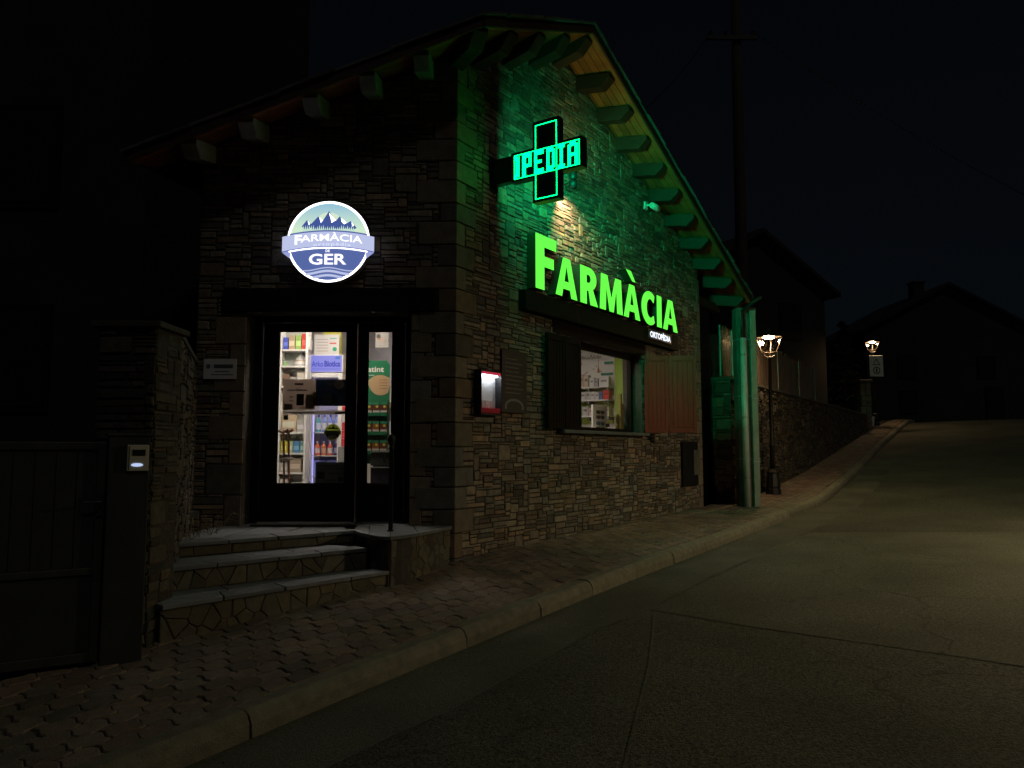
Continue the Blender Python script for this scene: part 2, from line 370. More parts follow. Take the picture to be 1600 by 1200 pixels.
# opposite kerb-side strip so that the road has another edge
m = MB()
for i, s in enumerate(g):
    for d, h in ((5.4, 0), (5.4, .13), (5.55, .13), (7.2, .16), (7.2, -.4)):
        q = L1(_qk, s)+.02+d; m.v.append(tuple(SQ(s, q, zroad(s, min(q, L1(_qk, s)+5.4))+h)))
for i in range(len(g)-1):
    for j in range(4): m.f.append([i*5+j, i*5+j+1, (i+1)*5+j+1, (i+1)*5+j]); m.m.append(0); m.c.append((1, 1, 1))
tag(m.build('far_pavement', M['kerb'], fix=False), 'concrete pavement on the other side of the road', 'pavement', kind='structure')

# pavement bed, then the wavy pavers
m = MB(); g = [x*0.4 for x in range(-30, 118)]
for s in g:
    qi, qk = L1(_qi, s)-(.4 if s < 14 else .1), L1(_qk, s)-.05
    for j in range(5): q = qi+(qk-qi)*j/4; m.v.append(tuple(SQ(s, q, zwalk(s, q)-.022)))
for i in range(len(g)-1):
    for j in range(4): m.f.append([i*5+j, i*5+j+1, (i+1)*5+j+1, (i+1)*5+j]); m.m.append(0); m.c.append((1, 1, 1))
pave = m.build('pavement', M['sand'], fix=False); tag(pave, 'pavement of wavy interlocking brown pavers along the pharmacy', 'pavement', kind='structure')
PL, PW, GAP = 0.19, 0.148, 0.006
def warp(x, y): return (x+0.013*math.sin(2*math.pi*y/PW), y+0.017*math.sin(2*math.pi*x/PL))
TH = th_cam = R(5.0)
def px(p):                                      # where a point lands in the picture, only to rank the pieces by visible size
    d = p.y*math.cos(TH)+p.z*math.sin(TH)
    if d < .3: return None
    return (800+1200*p.x/d, 600-1200*(-p.y*math.sin(TH)+p.z*math.cos(TH))/d, d)
pav = []
for row in range(-2, 12):
    for k in range(-50, 220):
        x0 = k*PL+(PL/2 if row % 2 else 0); y0 = row*PW
        sc, qc = x0+PL/2, y0+PW/2
        if sc < -8 or sc > 40: continue
        qin = L1(_qi, sc)-(.1 if sc > 5 else .1); qk = L1(_qk, sc)-.19
        if qc < qin-.05 or qc > qk+.10: continue
        N = 4; pts = []
        for i in range(N): pts.append((x0+PL*i/N, y0))
        for i in range(N): pts.append((x0+PL, y0+PW*i/N))
        for i in range(N): pts.append((x0+PL*(1-i/N), y0+PW))
        for i in range(N): pts.append((x0, y0+PW*(1-i/N)))
        cx, cy = warp(sc, qc); pts = [warp(*p) for p in pts]
        kx, ky = 1-GAP*1.2/PL, 1-GAP*1.2/PW
        pts = [(cx+(p[0]-cx)*kx, min(cy+(p[1]-cy)*ky, qk+.012)) for p in pts]
        if max(p[1] for p in pts)-min(p[1] for p in pts) < .05: continue
        w = px(SQ(cx, cy, zwalk(cx, cy)))
        seen = w and -60 < w[0] < 1660 and -50 < w[1] < 1260
        dz = random.uniform(-.005, .004)
        tx, ty = random.uniform(-.03, .03), random.uniform(-.03, .03)
        n = len(pts); v = []
        for lv, sh in ((-.05, 1.0), (-.006, 1.0), (0, .93)):
            for p in pts:
                a, b = cx+(p[0]-cx)*sh, cy+(p[1]-cy)*sh
                v.append(SQ(a, b, zwalk(a, b)+dz+lv+(a-cx)*tx+(b-cy)*ty))
        f = [(i, (i+1) % n, n+(i+1) % n, n+i) for i in range(n)]+[(n+i, n+(i+1) % n, 2*n+(i+1) % n, 2*n+i) for i in range(n)]+[tuple(range(2*n, 3*n))]
        h = random.random(); br = random.uniform(.72, 1.2)
        tint = (br*(1+.12*(h-.5)), br, br*(1-.2*(h-.5))) if h < .8 else (br*.85, br*.98, br*1.0)
        pav.append(((1/w[2]**3 if seen else 0), v, f, tint))
pav.sort(key=lambda e: -e[0])
for e in pav[:300]:
    m = MB(); m.add(e[1], e[2], e[3]); m.build('paver', M['paver'], pave)
m = MB()
for e in pav[300:]: m.add(e[1], e[2], e[3])
tag(m.build('paver_field', M['paver'], pave), kind='stuff')

kerb = bpy.data.objects.new('kerb', None); C.objects.link(kerb); kerb.location = sq(6, 1.5); kerb.location.z = -1.3
tag(kerb, 'row of worn concrete kerb stones between pavement and road', 'kerb', kind='structure')
s = -6.0
while s < 40:
    ln = random.uniform(.92, 1.06); e = .004; N = 4; m = MB(); v = []
    jz, jq = random.uniform(-.006, .006), random.uniform(-.008, .008); br = random.uniform(.82, 1.15)
    prof = [(-.17, -.2), (-.17, -.002), (-.16, .008), (-.05, .008), (-.012, -.012), (.012, -.06), (.02, -.2)]
    for i in range(N+1):
        ss = s+e+(ln-2*e)*i/N; q = L1(_qk, ss)+jq; z = L1(_zk, ss)+jz
        for a, b in prof: v.append(SQ(ss, q+a, z+b+random.uniform(-.002, .002)))
    n = len(prof); f = [(i*n+j, i*n+j+1, (i+1)*n+j+1, (i+1)*n+j) for i in range(N) for j in range(n-1)]+[tuple(range(n)), tuple(range(N*n, (N+1)*n))]
    m.add(v, f, (br, br, br*.96)); m.build('kerb_stone', M['kerb'], kerb); s += ln

gr_ = MB(); random.seed(77)
for k in range(260):
    s_ = random.uniform(1, 22); q_ = L1(_qk, s_)+.04+abs(random.gauss(0, .16)); r_ = random.uniform(.004, .012); c_ = SQ(s_, q_, zroad(s_, q_)+.004); br = random.uniform(.5, 2.2)
    gr_.add([c_+Vector((random.uniform(-1, 1)*r_, random.uniform(-1, 1)*r_, 0)) for _ in range(3)]+[c_+Vector((0, 0, r_))], [(0, 1, 2), (0, 1, 3), (1, 2, 3), (2, 0, 3)], (br, br*.95, br*.85))
tag(gr_.build('gutter_grit', M['kerb']), 'loose grit and small stones lying in the gutter', 'grit', kind='stuff')
random.seed(9)

# ------------------------------------------------------------------ the pharmacy
pharm = thing('pharmacy', 'stone pharmacy house with timber eaves and lit door and window', 'building', (-0.62, 8.2, -1.13))
# roof planes over (s', q) with s' measured from the corner along the street
GS1, GQ1, GS2, GQ2 = .435, .184, -.396, -.1675
TA, QA, ZA = 2.06, .6, 5.44
def to_tq(p): d = Vector((p[0], p[1], 0))-P0; return d.dot(U3), d.dot(N3)
def zl(t, q): return ZA+GS1*(t-TA)+GQ1*(q-QA)
def zr(t, q): return ZA+GS2*(t-TA)+GQ2*(q-QA)
def zroof(t, q): return min(zl(t, q), zr(t, q))
TEND = 8.5; WT = 7.25; XL = -3.40
def zfront(x): t, q = to_tq((x, 8.2)); return zroof(t, q)

# wall cores (mortar) with openings; stones stand proud of them
WIN = (2.55, 4.72, .28, 1.53); DOOR = (-2.86, -1.09, -1.0, 1.50)
BACK = -.34
m = MB()
def core_r(t0, t1, z0, z1=None):
    if z1 is None:
        p = [(t0, z0), (t1, z0), (t1, zroof(t1, 0)-.03), (t0, zroof(t0, 0)-.03)]
        if t0 < TA+.3 < t1: p.insert(3, (TA+.25, zroof(TA+.25, 0)-.03))
    else: p = [(t0, z0), (t1, z0), (t1, z1), (t0, z1)]
    m.prism(FR, p, BACK, -.009)
core_r(.02, WIN[0], -1.5); core_r(WIN[0], WIN[1], -1.5, WIN[2]); core_r(WIN[0], WIN[1], WIN[3]); core_r(WIN[1], WT, -1.5)
wall_r = m.build('wall', M['mortar'], pharm)
m = MB()
def core_f(x0, x1, z0, z1=None):
    p = [(x0, z0), (x1, z0), (x1, zfront(x1)-.03 if z1 is None else z1), (x0, zfront(x0)-.03 if z1 is None else z1)]
    m.prism(FF, p, -.32, -.009)
core_f(XL, DOOR[0], -1.5); core_f(DOOR[0], DOOR[1], DOOR[3]); core_f(DOOR[1], -.62, -1.5); core_f(DOOR[0], DOOR[1], -1.5, DOOR[2])
wall_f = m.build('wall', M['mortar'], pharm)
# return walls behind, so that the house is closed
m = MB()
lf = Fr((XL, 8.2, 0), (0, 1, 0), (-1, 0, 0))
pl = [(0.32, -1.5), (8, -1.5), (8, zroof(*to_tq((XL, 16.2)))-.05), (0.32, zroof(*to_tq((XL, 8.52)))-.05)]
m.prism(lf, pl, -.3, 0)
rr = Fr(FR(WT, 0, 0), -N3, U3)
m.prism(rr, [(.36, -1.5), (7, -1.5), (7, zroof(WT, -7)-.05), (.36, zroof(WT, -.36)-.05)], -.3, -.001)
m.build('back_wall', M['stone'], pharm)

def pack(a0, a1, c0, c1, blocked, big=.022):           # irregular coursed rubble: rectangles on a fine grid
    cell_a, cell_c = .035, .0265
    na, nc = int((a1-a0)/cell_a), int((c1-c0)/cell_c)
    ca, cc = (a1-a0)/na, (c1-c0)/nc
    occ = np.zeros((nc, na), bool)
    for (x0, x1, y0, y1) in blocked:
        i0, i1 = int(round((x0-a0)/ca)), int(round((x1-a0)/ca)); j0, j1 = int(round((y0-c0)/cc)), int(round((y1-c0)/cc))
        occ[max(0, j0):max(0, j1), max(0, i0):max(0, i1)] = True
    out = []
    for j in range(nc):
        for i in range(na):
            if occ[j, i]: continue
            r = random.random()
            if r < big: w, h = random.randint(5, 8), random.randint(5, 8)
            elif r < .14: w, h = random.randint(3, 6), random.randint(3, 4)
            elif r < .58: w, h = random.randint(4, 10), random.randint(2, 3)
            else: w, h = random.randint(4, 10), random.randint(1, 2)
            h = min(h, nc-j); ww = 0
            while ww < w and i+ww < na and not occ[j, i+ww]: ww += 1
            w = ww
            if i+w < na and not occ[j, i+w] and (i+w+1 >= na or occ[j, i+w+1]): w += 1
            hh = 1
            while hh < h and not occ[j+hh, i:i+w].any(): hh += 1
            h = hh; occ[j:j+h, i:i+w] = True
            out.append((a0+i*ca, a0+(i+w)*ca, c0+j*cc, c0+(j+h)*cc))
    return out
def outline(x0, x1, y0, y1, gap=.0055, jit=.010):
    x0 += gap/2; x1 -= gap/2; y0 += gap/2; y1 -= gap/2
    w, h = x1-x0, y1-y0; k = min(w, h)
    j = lambda s: random.uniform(0, min(jit, s*.16))
    r = lambda: random.uniform(.03, .13)*k
    P = []
    for (cx, cy, sx, sy) in ((x0, y0, 1, 1), (x1, y0, -1, 1), (x1, y1, -1, -1), (x0, y1, 1, -1)):
        ox, oy = cx+sx*j(w), cy+sy*j(h); ra, rb = r(), r()
        a, b = (ox, oy+sy*rb), (ox+sx*ra, oy)
        P += [a, b] if (sx*sy > 0) else [b, a]
    return P
def tint_stone(q=False):
    h = random.random(); b = random.uniform(.45, 1.35) if not q else random.uniform(.78, 1.15)
    if h < .5: return (b*1.05, b, b*.92)
    if h < .72: return (b*1.2, b*.98, b*.78)
    if h < .9: return (b*.86, b*.92, b*.96)
    return (b*.7, b*.68, b*.66)
stones = []                                            # (rank, mesh builder, parent)
def put_stone(fr, poly, b1, parent, ch=.007, tint=None, rough=.04, key=None):
    if len(poly) < 3 or abs(area(poly)) < .0006: return
    mm = MB(); mm.stone(fr, poly, -.03, b1, ch, tint or tint_stone(), rough)
    if not mm.f: return
    c = cen(poly); w = px(fr(c[0], 0, c[1])); rank = 0
    if w:
        q = [px(fr(p[0], 0, p[1])) for p in poly]
        rank = abs(area([(e[0], e[1]) for e in q]))
        if not (0 < w[0] < 1600 and 0 < w[1] < 1200): rank = 0
        if parent is wall_r and 1.35 < c[0] < 6.0 and 1.55 < c[1] < 2.0: rank *= .2
    stones.append((rank, mm, parent))
def under_roof(poly, fr):
    if fr is FR:
        for (gs, z0, t0) in ((GS1, zl(0, 0), 0), (GS2, zr(0, 0), 0)): poly = clip(poly, -gs, 1, z0-.04)
    else:
        z0 = zfront(-3.0); gs = (zfront(-1.0)-z0)/2.0
        poly = clip(poly, -gs, 1, z0+3.0*gs-.04)
    return poly
# quoins: corner of the two walls, far corner, door jambs
blk_r, blk_f = [], []
z = -1.36; k = 0; qm = {'r': MB(), 'f': MB()}
while z < 4.45:
    h = random.uniform(.20, .27); lr, lfw = (.17, .40) if k % 2 else (.34, .19)
    lr += random.uniform(-.03, .05); lfw += random.uniform(-.03, .05)
    blk_r.append((0, lr, z, z+h)); blk_f.append((-.62-lfw, -.60, z, z+h))
    tq = tint_stone(True); mm = MB(); e = .006
    pr = under_roof([(0.0, z+e), (lr-e, z+e), (lr-e-random.uniform(0, .02), z+h-e), (0.0, z+h-e)], FR)
    # one block wraps the corner: a plan outline extruded upwards
    n0 = FF(-.62-lfw+e, .012, 0); a = FF(-.62-lfw+e, -.06, 0); b = FR(lr-e, .012, 0); c = FR(lr-e, -.06, 0); corner = Vector((-.60, 8.175, 0)); inner = Vector((-.60, 8.28, 0))
    top = min(z+h-e, zroof(0, 0)-.06)
    if top > z+.05:
        plan = [(p.x, p.y) for p in (a, n0, corner, b, c, inner)]
        mm.slab(FW, plan, z+e, top, tq); o = mm.build('quoin_stone', M['quoin'], wall_r, bevel=.008)
    z += h; k += 1
z = -1.25; k = 0
while z < 3.1:
    h = random.uniform(.18, .26); w = .24 if k % 2 else .14; blk_r.append((WT-w, WT, z, z+h))
    pl = under_roof([(WT-w+.004, z+.004), (WT, z+.004), (WT, z+h-.004), (WT-w+.004, z+h-.004)], FR)
    if len(pl) > 2: mm = MB(); mm.stone(FR, pl, -.03, .012, .008, tint_stone(True), .01); mm.build('quoin_stone', M['quoin'], wall_r)
    z += h; k += 1
for side, (xa, sg) in (('l', (DOOR[0], -1)), ('r', (DOOR[1], 1))):
    z = -.80; k = 0
    while z < 1.49:
        h = min(random.uniform(.22, .34), 1.49-z); w = (.36 if k % 2 else .17)+random.uniform(-.03, .03)
        if side == 'r': w = min(w, .47-.24)if k % 2 else w-.02
        x0, x1 = (xa-w, xa) if sg < 0 else (xa, xa+w)
        blk_f.append((x0, x1, z, z+h))
        mm = MB(); e = .005
        mm.box(FF, x0+e, x1-e, -.29, .010, z+e, z+h-e, tint_stone(True)); mm.build('jamb_stone', M['quoin'], wall_f, bevel=.008)
        z += h; k += 1
blk_r += [(WIN[0]-.02, WIN[1]+.02, WIN[2], 1.70), (1.24, 6.0, 1.70, 1.97)]
blk_f += [(DOOR[0], DOOR[1], -1.5, 1.50), (-3.13, -.80, 1.49, 1.74)]
for r in pack(.0, WT, -1.36, 5.5, blk_r):
    if r[2] > zroof((r[0]+r[1])/2, 0): continue
    if r[0] > WT-.1 and r[2] > 3: continue
    put_stone(FR, under_roof(outline(*r), FR), random.uniform(0, .012), wall_r)
for r in pack(XL, -.62, -1.36, 4.6, blk_f, .03):
    if r[2] > zfront((r[0]+r[1])/2): continue
    put_stone(FF, under_roof(outline(*r), FF), random.uniform(0, .011), wall_f)
stones.sort(key=lambda e: -e[0])
for e in stones[:300]: e[1].build('stone', M['stone'], e[2])
for w in (wall_r, wall_f):
    m = MB()
    for e in stones[300:]:
        if e[2] is w: m.add(e[1].v, e[1].f); m.c[-len(e[1].c):] = e[1].c
    tag(m.build('small_stones', M['stone'], w), kind='stuff')

# roof: deck, boards, rafters, slates along the verges
roofp = [(-3.95, 7.60), (-.305, 7.60)]
cr = FR(TEND, .6, 0); apex = FR(TA, .6, 0)
rdir = (N3*(-.435)+U3*(.184)).normalized()            # ridge runs inwards
ap_in = apex+rdir*9.5
def p3(p, dz=0):
    t, q = to_tq(p); return Vector((p[0], p[1], zroof(t, q)+dz))
def p3l(p, dz=0): t, q = to_tq(p); return Vector((p[0], p[1], zl(t, q)+dz))
def p3r(p, dz=0): t, q = to_tq(p); return Vector((p[0], p[1], zr(t, q)+dz))
left = [(-3.95, 7.60), (-.305, 7.60), (apex.x, apex.y), (ap_in.x, ap_in.y), (-3.95-1.2, 7.6+9.0)]
rb = cr+rdir*9.5
right = [(apex.x, apex.y), (cr.x, cr.y), (rb.x, rb.y), (ap_in.x, ap_in.y)]
m = MB()
for poly, f in ((left, p3l), (right, p3r)):
    n = len(poly); v = [f(p, .03) for p in poly]+[f(p, .075) for p in poly]
    m.add(v, [tuple(range(n)), tuple(range(2*n-1, n-1, -1))]+[(i, (i+1) % n, n+(i+1) % n, n+i) for i in range(n)])
roof = m.build('roof', M['roof'], pharm)
def board(a, b, inn, o0, o1, f, name='soffit_board', th=(0, .026), mt='board', tint=(1, 1, 1)):    # a->b along the verge, inn = inward direction
    a, b = Vector(a), Vector(b); m = MB(); v = []
    for dz in th:
        for p, o in ((a, o0), (b, o0), (b, o1), (a, o1)): v.append(f(p+inn*o, dz))
    m.add(v, [(0, 1, 2, 3), (4, 7, 6, 5), (0, 4, 5, 1), (1, 5, 6, 2), (2, 6, 7, 3), (3, 7, 4, 0)], tint); return m.build(name, M[mt], roof)
yv = Vector((0, 1, 0)); v2 = lambda p: Vector((p[0], p[1], 0)); cnr = Vector((-.305, 7.60, 0))
cin = Vector((.62-.62, 0, 0))
mit = (Vector((-.62, 8.2, 0))-cnr)/.6                  # mitre at the corner, per metre of overhang
NB = 6
for k in range(NB):
    o0, o1 = k*.68/NB+.004, (k+1)*.68/NB-.003
    br = lambda: (lambda x: (x*random.uniform(.9, 1.1), x, x*.95))(random.uniform(.75, 1.2))
    m = MB()
    for a, b, ia, ib, f in ((Vector((-3.95, 7.6, 0)), cnr, yv, mit, p3l), (cnr, v2(apex), mit, -N3, p3l), (v2(apex), v2(cr), -N3, -N3, p3r)):
        m = MB(); v = []
        if f is p3r and k == 0: pass
        for dz in (0, .028):
            for p, i, o in ((a, ia, o0), (b, ib, o0), (b, ib, o1), (a, ia, o1)): v.append(f(p+i*o, dz))
        m.add(v, [(0, 1, 2, 3), (4, 7, 6, 5), (0, 4, 5, 1), (1, 5, 6, 2), (2, 6, 7, 3), (3, 7, 4, 0)], br()); m.build('soffit_board', M['board'], roof)
# fascia + slate edge pieces
def along(a, b, f, outw):
    L = (b-a).length; d = (b-a).normalized(); x = -.02
    m = MB(); v = []
    for dz in (-.035, .05):
        for p, o in ((a, 0), (b, 0), (b, .03), (a, .03)): v.append(f(p+outw*o, dz))
    m.add(v, [(0, 1, 2, 3), (4, 7, 6, 5), (0, 4, 5, 1), (1, 5, 6, 2), (2, 6, 7, 3), (3, 7, 4, 0)]); m.build('fascia', M['beam'], roof)
    while x < L:
        w = random.uniform(.24, .42); o = .06+random.uniform(-.015, .02); h0 = .078+random.uniform(0, .012); h1 = h0+random.uniform(.022, .034); tl = random.uniform(-.008, .010)
        m = MB(); v = []
        for dz in (h0, h1):
            for xx, oo in ((x, o), (min(x+w, L+.03), o+random.uniform(-.01, .01)), (min(x+w, L+.03), -.30), (x, -.30)): v.append(f(a+d*xx+outw*oo, dz+(tl if xx > x else 0)))
        br = random.uniform(.6, 1.3)
        m.add(v, [(0, 1, 2, 3), (4, 7, 6, 5), (0, 4, 5, 1), (1, 5, 6, 2), (2, 6, 7, 3), (3, 7, 4, 0)], (br, br, br)); m.build('roof_slate', M['roof'], roof); x += w-.015
along(Vector((-3.95, 7.6, 0)), cnr, p3l, Vector((0, -1, 0))); along(cnr, v2(apex), p3l, N3); along(v2(apex), v2(cr), p3r, N3)
# rafters under the eaves, ends cut on a slope
def rafter(base, outw, f, ln=.52, w=.085, h=.20, name='rafter', back=.12, mt='beam'):
    side = Vector((-outw.y, outw.x, 0)); m = MB(); v = []
    prof = [(-back, 0), (ln, 0), (ln+.01, .055), (ln-.13, h), (-back, h)]
    for sd in (-w, w):
        for o, d in prof:
            p = base+outw*o; q = f(p, -.004); v.append(q+side*sd-Vector((0, 0, d)))
    n = 5; br = random.uniform(.75, 1.25)
    m.add(v, [tuple(range(n)), tuple(range(2*n-1, n-1, -1))]+[(i, (i+1) % n, n+(i+1) % n, n+i) for i in range(n)], (br, br*.97, br*.93))
    return m.build(name, M[mt], pharm, bevel=.006)
for t in (.37, .96, 1.55): rafter(FR(t, 0, 0), N3, p3l)
rafter(FR(2.12, 0, 0), N3, p3)
for t in (2.76, 3.36, 3.95, 4.54, 5.14, 5.80, 6.44, 7.06, 7.67, 8.30): rafter(FR(t, 0, 0), N3, p3r, back=.12 if t < 7.2 else 1.0)
for x in (-3.34, -2.76, -2.1, -1.51, -.95): rafter(Vector((x, 8.2, 0)), Vector((0, -1, 0)), p3l, mt='litbeam')
dg = (cnr-Vector((-.62, 8.2, 0))); rafter(Vector((-.62, 8.2, 0)), dg.normalized(), p3l, ln=dg.length-.04)
m = MB(); m.box(FR, WT-.05, TEND-.03, -.16, -.02, 2.95-.2, 2.95-.03); o = m.build('wall_plate', M['beam'], pharm, bevel=.006)
# wooden lintels
m = MB(); m.box(FF, -3.12, -.81, -.1, .05, 1.505, 1.735); m.build('door_lintel', M['wood'], pharm, bevel=.012)
m = MB(); m.box(FR, 1.25, 5.98, -.1, .10, 1.71, 1.965); m.build('window_lintel', M['wood'], pharm, bevel=.012)
m = MB(); m.box(FR, 2.0, 4.80, -.33, .02, 1.535, 1.705); m.build('window_head', M['wood'], pharm, bevel=.008)
# window sill, frame, pane
m = MB(); m.box(FR, 2.12, 4.72, -.30, .12, .235, .278); m.build('window_sill', M['slate'], pharm, bevel=.005)
wf = MB(); z0, z1 = .282, 1.528
for a0, a1, c0, c1 in ((WIN[0]+.002, WIN[0]+.09, z0, z1), (WIN[1]-.06, WIN[1]-.002, z0, z1), (WIN[0]+.09, WIN[1]-.09, z0, z0+.06), (WIN[0]+.09, WIN[1]-.09, z1-.08, z1)):
    wf.box(FR, a0, a1, -.24, -.17, c0, c1)
wfo = wf.build('window_frame', M['wood'], pharm, bevel=.004)
m = MB(); m.box(FR, WIN[0]+.07, WIN[1]-.07, -.208, -.202, z0+.04, z1-.06); m.build('window_pane', M['glass'], wfo)
# shutters: boards and rails on two folded leaves each side
def shutter(fr, w, n=4, mt='shutter'):
    m = MB(); m.box(fr, 0, w, -.012, .012, .285, 1.50); leaf = m.build('shutter_leaf', M[mt], pharm, bevel=.003)
    for i in range(n):
        a0 = .05+(w-.1)*i/n; mm = MB(); mm.box(fr, a0+.003, a0+(w-.1)/n-.003, -.02, .02, .37, 1.41); mm.build('plank', M[mt], leaf, bevel=.003)
    for a0, a1, c0, c1 in ((0, .05, .285, 1.50), (w-.05, w, .285, 1.50), (.05, w-.05, .285, .365), (.05, w-.05, 1.415, 1.50)):
        mm = MB(); mm.box(fr, a0+.001, a1-.001, -.027, .027, c0, c1); mm.build('rail', M[mt], leaf, bevel=.004)
    return leaf
shutter(FR.at(1.76, .07, 0), .41, mt='wood'); shutter(FR.at(2.18, .075, 0), .41, mt='wood')
fs = Fr(FR(4.70, .05, 0), (1, 0.0, 0), (0, -1, 0)); fs2 = Fr(fs(.385, 0, 0), Vector((.995, -.10, 0)), Vector((-.10, -.995, 0)))
shutter(fs, .37); shutter(fs2, .42)
# entrance door: frame, two leaves, panes
YD = Fr((0, 8.5, 0), (1, 0, 0), (0, -1, 0)); ZT, ZB = 1.495, -.80
m = MB()
for a0, a1, c0, c1 in ((DOOR[0]+.003, DOOR[0]+.09, ZB, ZT), (DOOR[1]-.09, DOOR[1]-.003, ZB, ZT), (DOOR[0]+.09, DOOR[1]-.09, ZT-.07, ZT)):
    m.box(YD, a0, a1, -.05, .06, c0, c1)
m.build('door_frame', M['wood'], pharm, bevel=.006)
def leaf(a0, a1, g0, g1, zb=-.36, zt=1.335):
    m = MB()
    for x0, x1, c0, c1 in ((a0, g0, ZB+.03, ZT-.075), (g1, a1, ZB+.03, ZT-.075), (g0, g1, zt, ZT-.075), (g0, g1, ZB+.03, zb)):
        m.box(YD, x0+.0005, x1-.0005, -.03, .03, c0, c1)
    d = m.build('door_leaf', M['wood'], pharm, bevel=.004)
    m = MB(); m.box(YD, g0+.08, g1-.06, .03, .042, ZB+.14, zb-.10); m.build('door_panel', M['wood'], d, bevel=.005)
    m = MB(); m.box(YD, g0-.008, g1+.008, -.006, .0, zb-.008, zt+.008); m.build('door_pane', M['glass'], d)
    m = MB()
    for x0, x1, c0, c1 in ((g0, g0+.012, zb, zt), (g1-.012, g1, zb, zt), (g0+.012, g1-.012, zb, zb+.012), (g0+.012, g1-.012, zt-.012, zt)): m.box(YD, x0, x1, .002, .018, c0, c1)
    m.build('glazing_bead', M['wood'], d); return d
d1 = leaf(DOOR[0]+.10, -1.725, -2.595, -1.835); d2 = leaf(-1.715, DOOR[1]-.10, -1.605, -1.325)
m = MB(); h0 = YD.at(-1.80, 0, 0)
m.box(h0, -.018, .018, .03, .038, .28, .50); m.tube([h0(0, .035, .42), h0(0, .085, .42), h0(-.02, .09, .42), h0(-.14, .088, .415)], [.010, .010, .011, .009], 8)
m.build('door_handle', M['iron'], d1)
m = MB(); m.slab(FW, [(-2.86, 8.44), (-1.09, 8.44), (-1.09, 8.60), (-2.86, 8.60)], -.80, -.765); m.build('threshold', M['slate'], pharm, bevel=.004)

# shop room inside (floor, ceiling, partitions) so that the light stays in
room = [(-3.08, 8.52), (-1.0, 8.52), (-.6, 8.66)]
pA, pB = FR(.3, -.345, 0), FR(7.0, -.345, 0); pC = FR(5.75, -.345, 0); pD = FR(5.75, -6.2, 0)
poly = [(-3.09, 8.53), (-.85, 8.53), (pA.x, pA.y), (pC.x, pC.y), (pD.x, pD.y), (-3.09, pD.y)]
m = MB(); m.slab(FW, poly, -.95, -.80); m.build('shop_floor', M['floor'], pharm)
m = MB(); m.slab(FW, poly, 1.95, 2.05); m.build('shop_ceiling', M['plaster'], pharm)
m = MB(); pf = Fr(FR(5.75, -.345, 0), -N3, -U3)
m.box(pf, .662, 6.0, -.1, 0, -.8, 1.95); m.build('shop_wall', M['plaster'], pharm)
m = MB(); m.box(pf, 0, .66, -.1, .0, -.8, 1.95); m.build('shop_wall', M['limewall'], pharm)
m = MB(); m.box(FW, -3.09, -1.35, 11.3, 11.4, -.8, 1.95); m.build('shop_partition', M['plaster'], pharm)
m = MB(); m.box(FW, -3.09, -3.02, 8.53, 11.3, -.8, 1.95); m.build('shop_partition', M['plaster'], pharm)

# ------------------------------------------------------------------ steps and landing in front of the door
steps = thing('entrance_steps', 'slate-topped stone steps with rounded landing below the pharmacy door', 'steps', (-1.6, 7.2, -1.3))
E1 = [(-2.94, 6.55), (-1.55, 7.74)]; E2 = [(-2.71, 6.05), (-1.37, 7.30)]; E3 = [(-2.50, 5.57), (-1.12, 7.20)]
Z1, Z2, Z3 = -.78, -.90, -1.09
nose = [(-1.55, 7.74), (-1.45, 7.52), (-1.32, 7.33), (-1.21, 7.20), (-1.12, 7.15), (-1.03, 7.24), (-.92, 7.46), (-.78, 7.78), (-.655, 8.14)]
def push(pts, d):
    out = []
    for i, p in enumerate(pts):
        a, b = pts[max(i-1, 0)], pts[min(i+1, len(pts)-1)]; dx, dy = b[0]-a[0], b[1]-a[1]; L = math.hypot(dx, dy)
        out.append((p[0]+dy/L*d, p[1]-dx/L*d))
    return out
land_in = [(-.66, 8.19), (-1.08, 8.21), (-1.08, 8.43), (-2.87, 8.43), (-2.87, 8.21), (-3.26, 8.19), (-3.02, 6.9)]
m = MB(); m.slab(FW, E1+nose[1:]+land_in[:1]+[(-3.26, 8.19)], -1.5, Z1-.035); m.slab(FW, E2+[(-1.40, 7.62), (-2.92, 6.5)], -1.5, Z2-.035); m.slab(FW, E3+[(-1.3, 7.42), (-2.72, 6.2)], -1.6, Z3-.035)
base = m.build('step_base', M['mortar'], steps)
def slabs(poly, z, n, name='slate_tread', th=.034, sd=1):          # flagstones: cells of a loose grid inside a convex-ish band
    random.seed(sd); xs = [p[0] for p in poly]; ys = [p[1] for p in poly]
    for _ in range(1):
        for c in n:
            pl = c
            br = random.uniform(.75, 1.25); m = MB(); dz = random.uniform(-.002, .002)
            m.slab(FW, pl, z-th, z+dz, (br*.97, br, br*1.04)); m.build(name, M['slate'], steps, bevel=.005)
def band(e0, e1, cuts, cuts2=None, g=.006):       # quads between two lines, cut across at given fractions
    out = []; lerp = lambda e, t: (e[0][0]+(e[1][0]-e[0][0])*t, e[0][1]+(e[1][1]-e[0][1])*t)
    for i in range(len(cuts)-1):
        a, b = cuts[i]+g/2, cuts[i+1]-g/2; a2, b2 = (cuts2[i]+g/2, cuts2[i+1]-g/2) if cuts2 else (a, b)
        out.append([lerp(e0, a), lerp(e0, b), lerp(e1, b2), lerp(e1, a2)])
    return out
def offs(e, d):
    dx, dy = e[1][0]-e[0][0], e[1][1]-e[0][1]; L = math.hypot(dx, dy); return [(p[0]-dy/L*d, p[1]+dx/L*d) for p in e]
F1 = offs(E1, -.03); F2 = offs(E2, -.03); F3 = offs(E3, -.03)
M3 = offs(E3, .20); M2 = offs(E2, .17)
slabs([(0, 0)], Z3, band(F3, M3, [0, .22, .47, .78, 1.0], [0, .26, .49, .76, 1.0])+band(offs(M3, .006), offs(E3, .48), [0, .3, .62, .96], [0, .33, .6, .93]), sd=2)
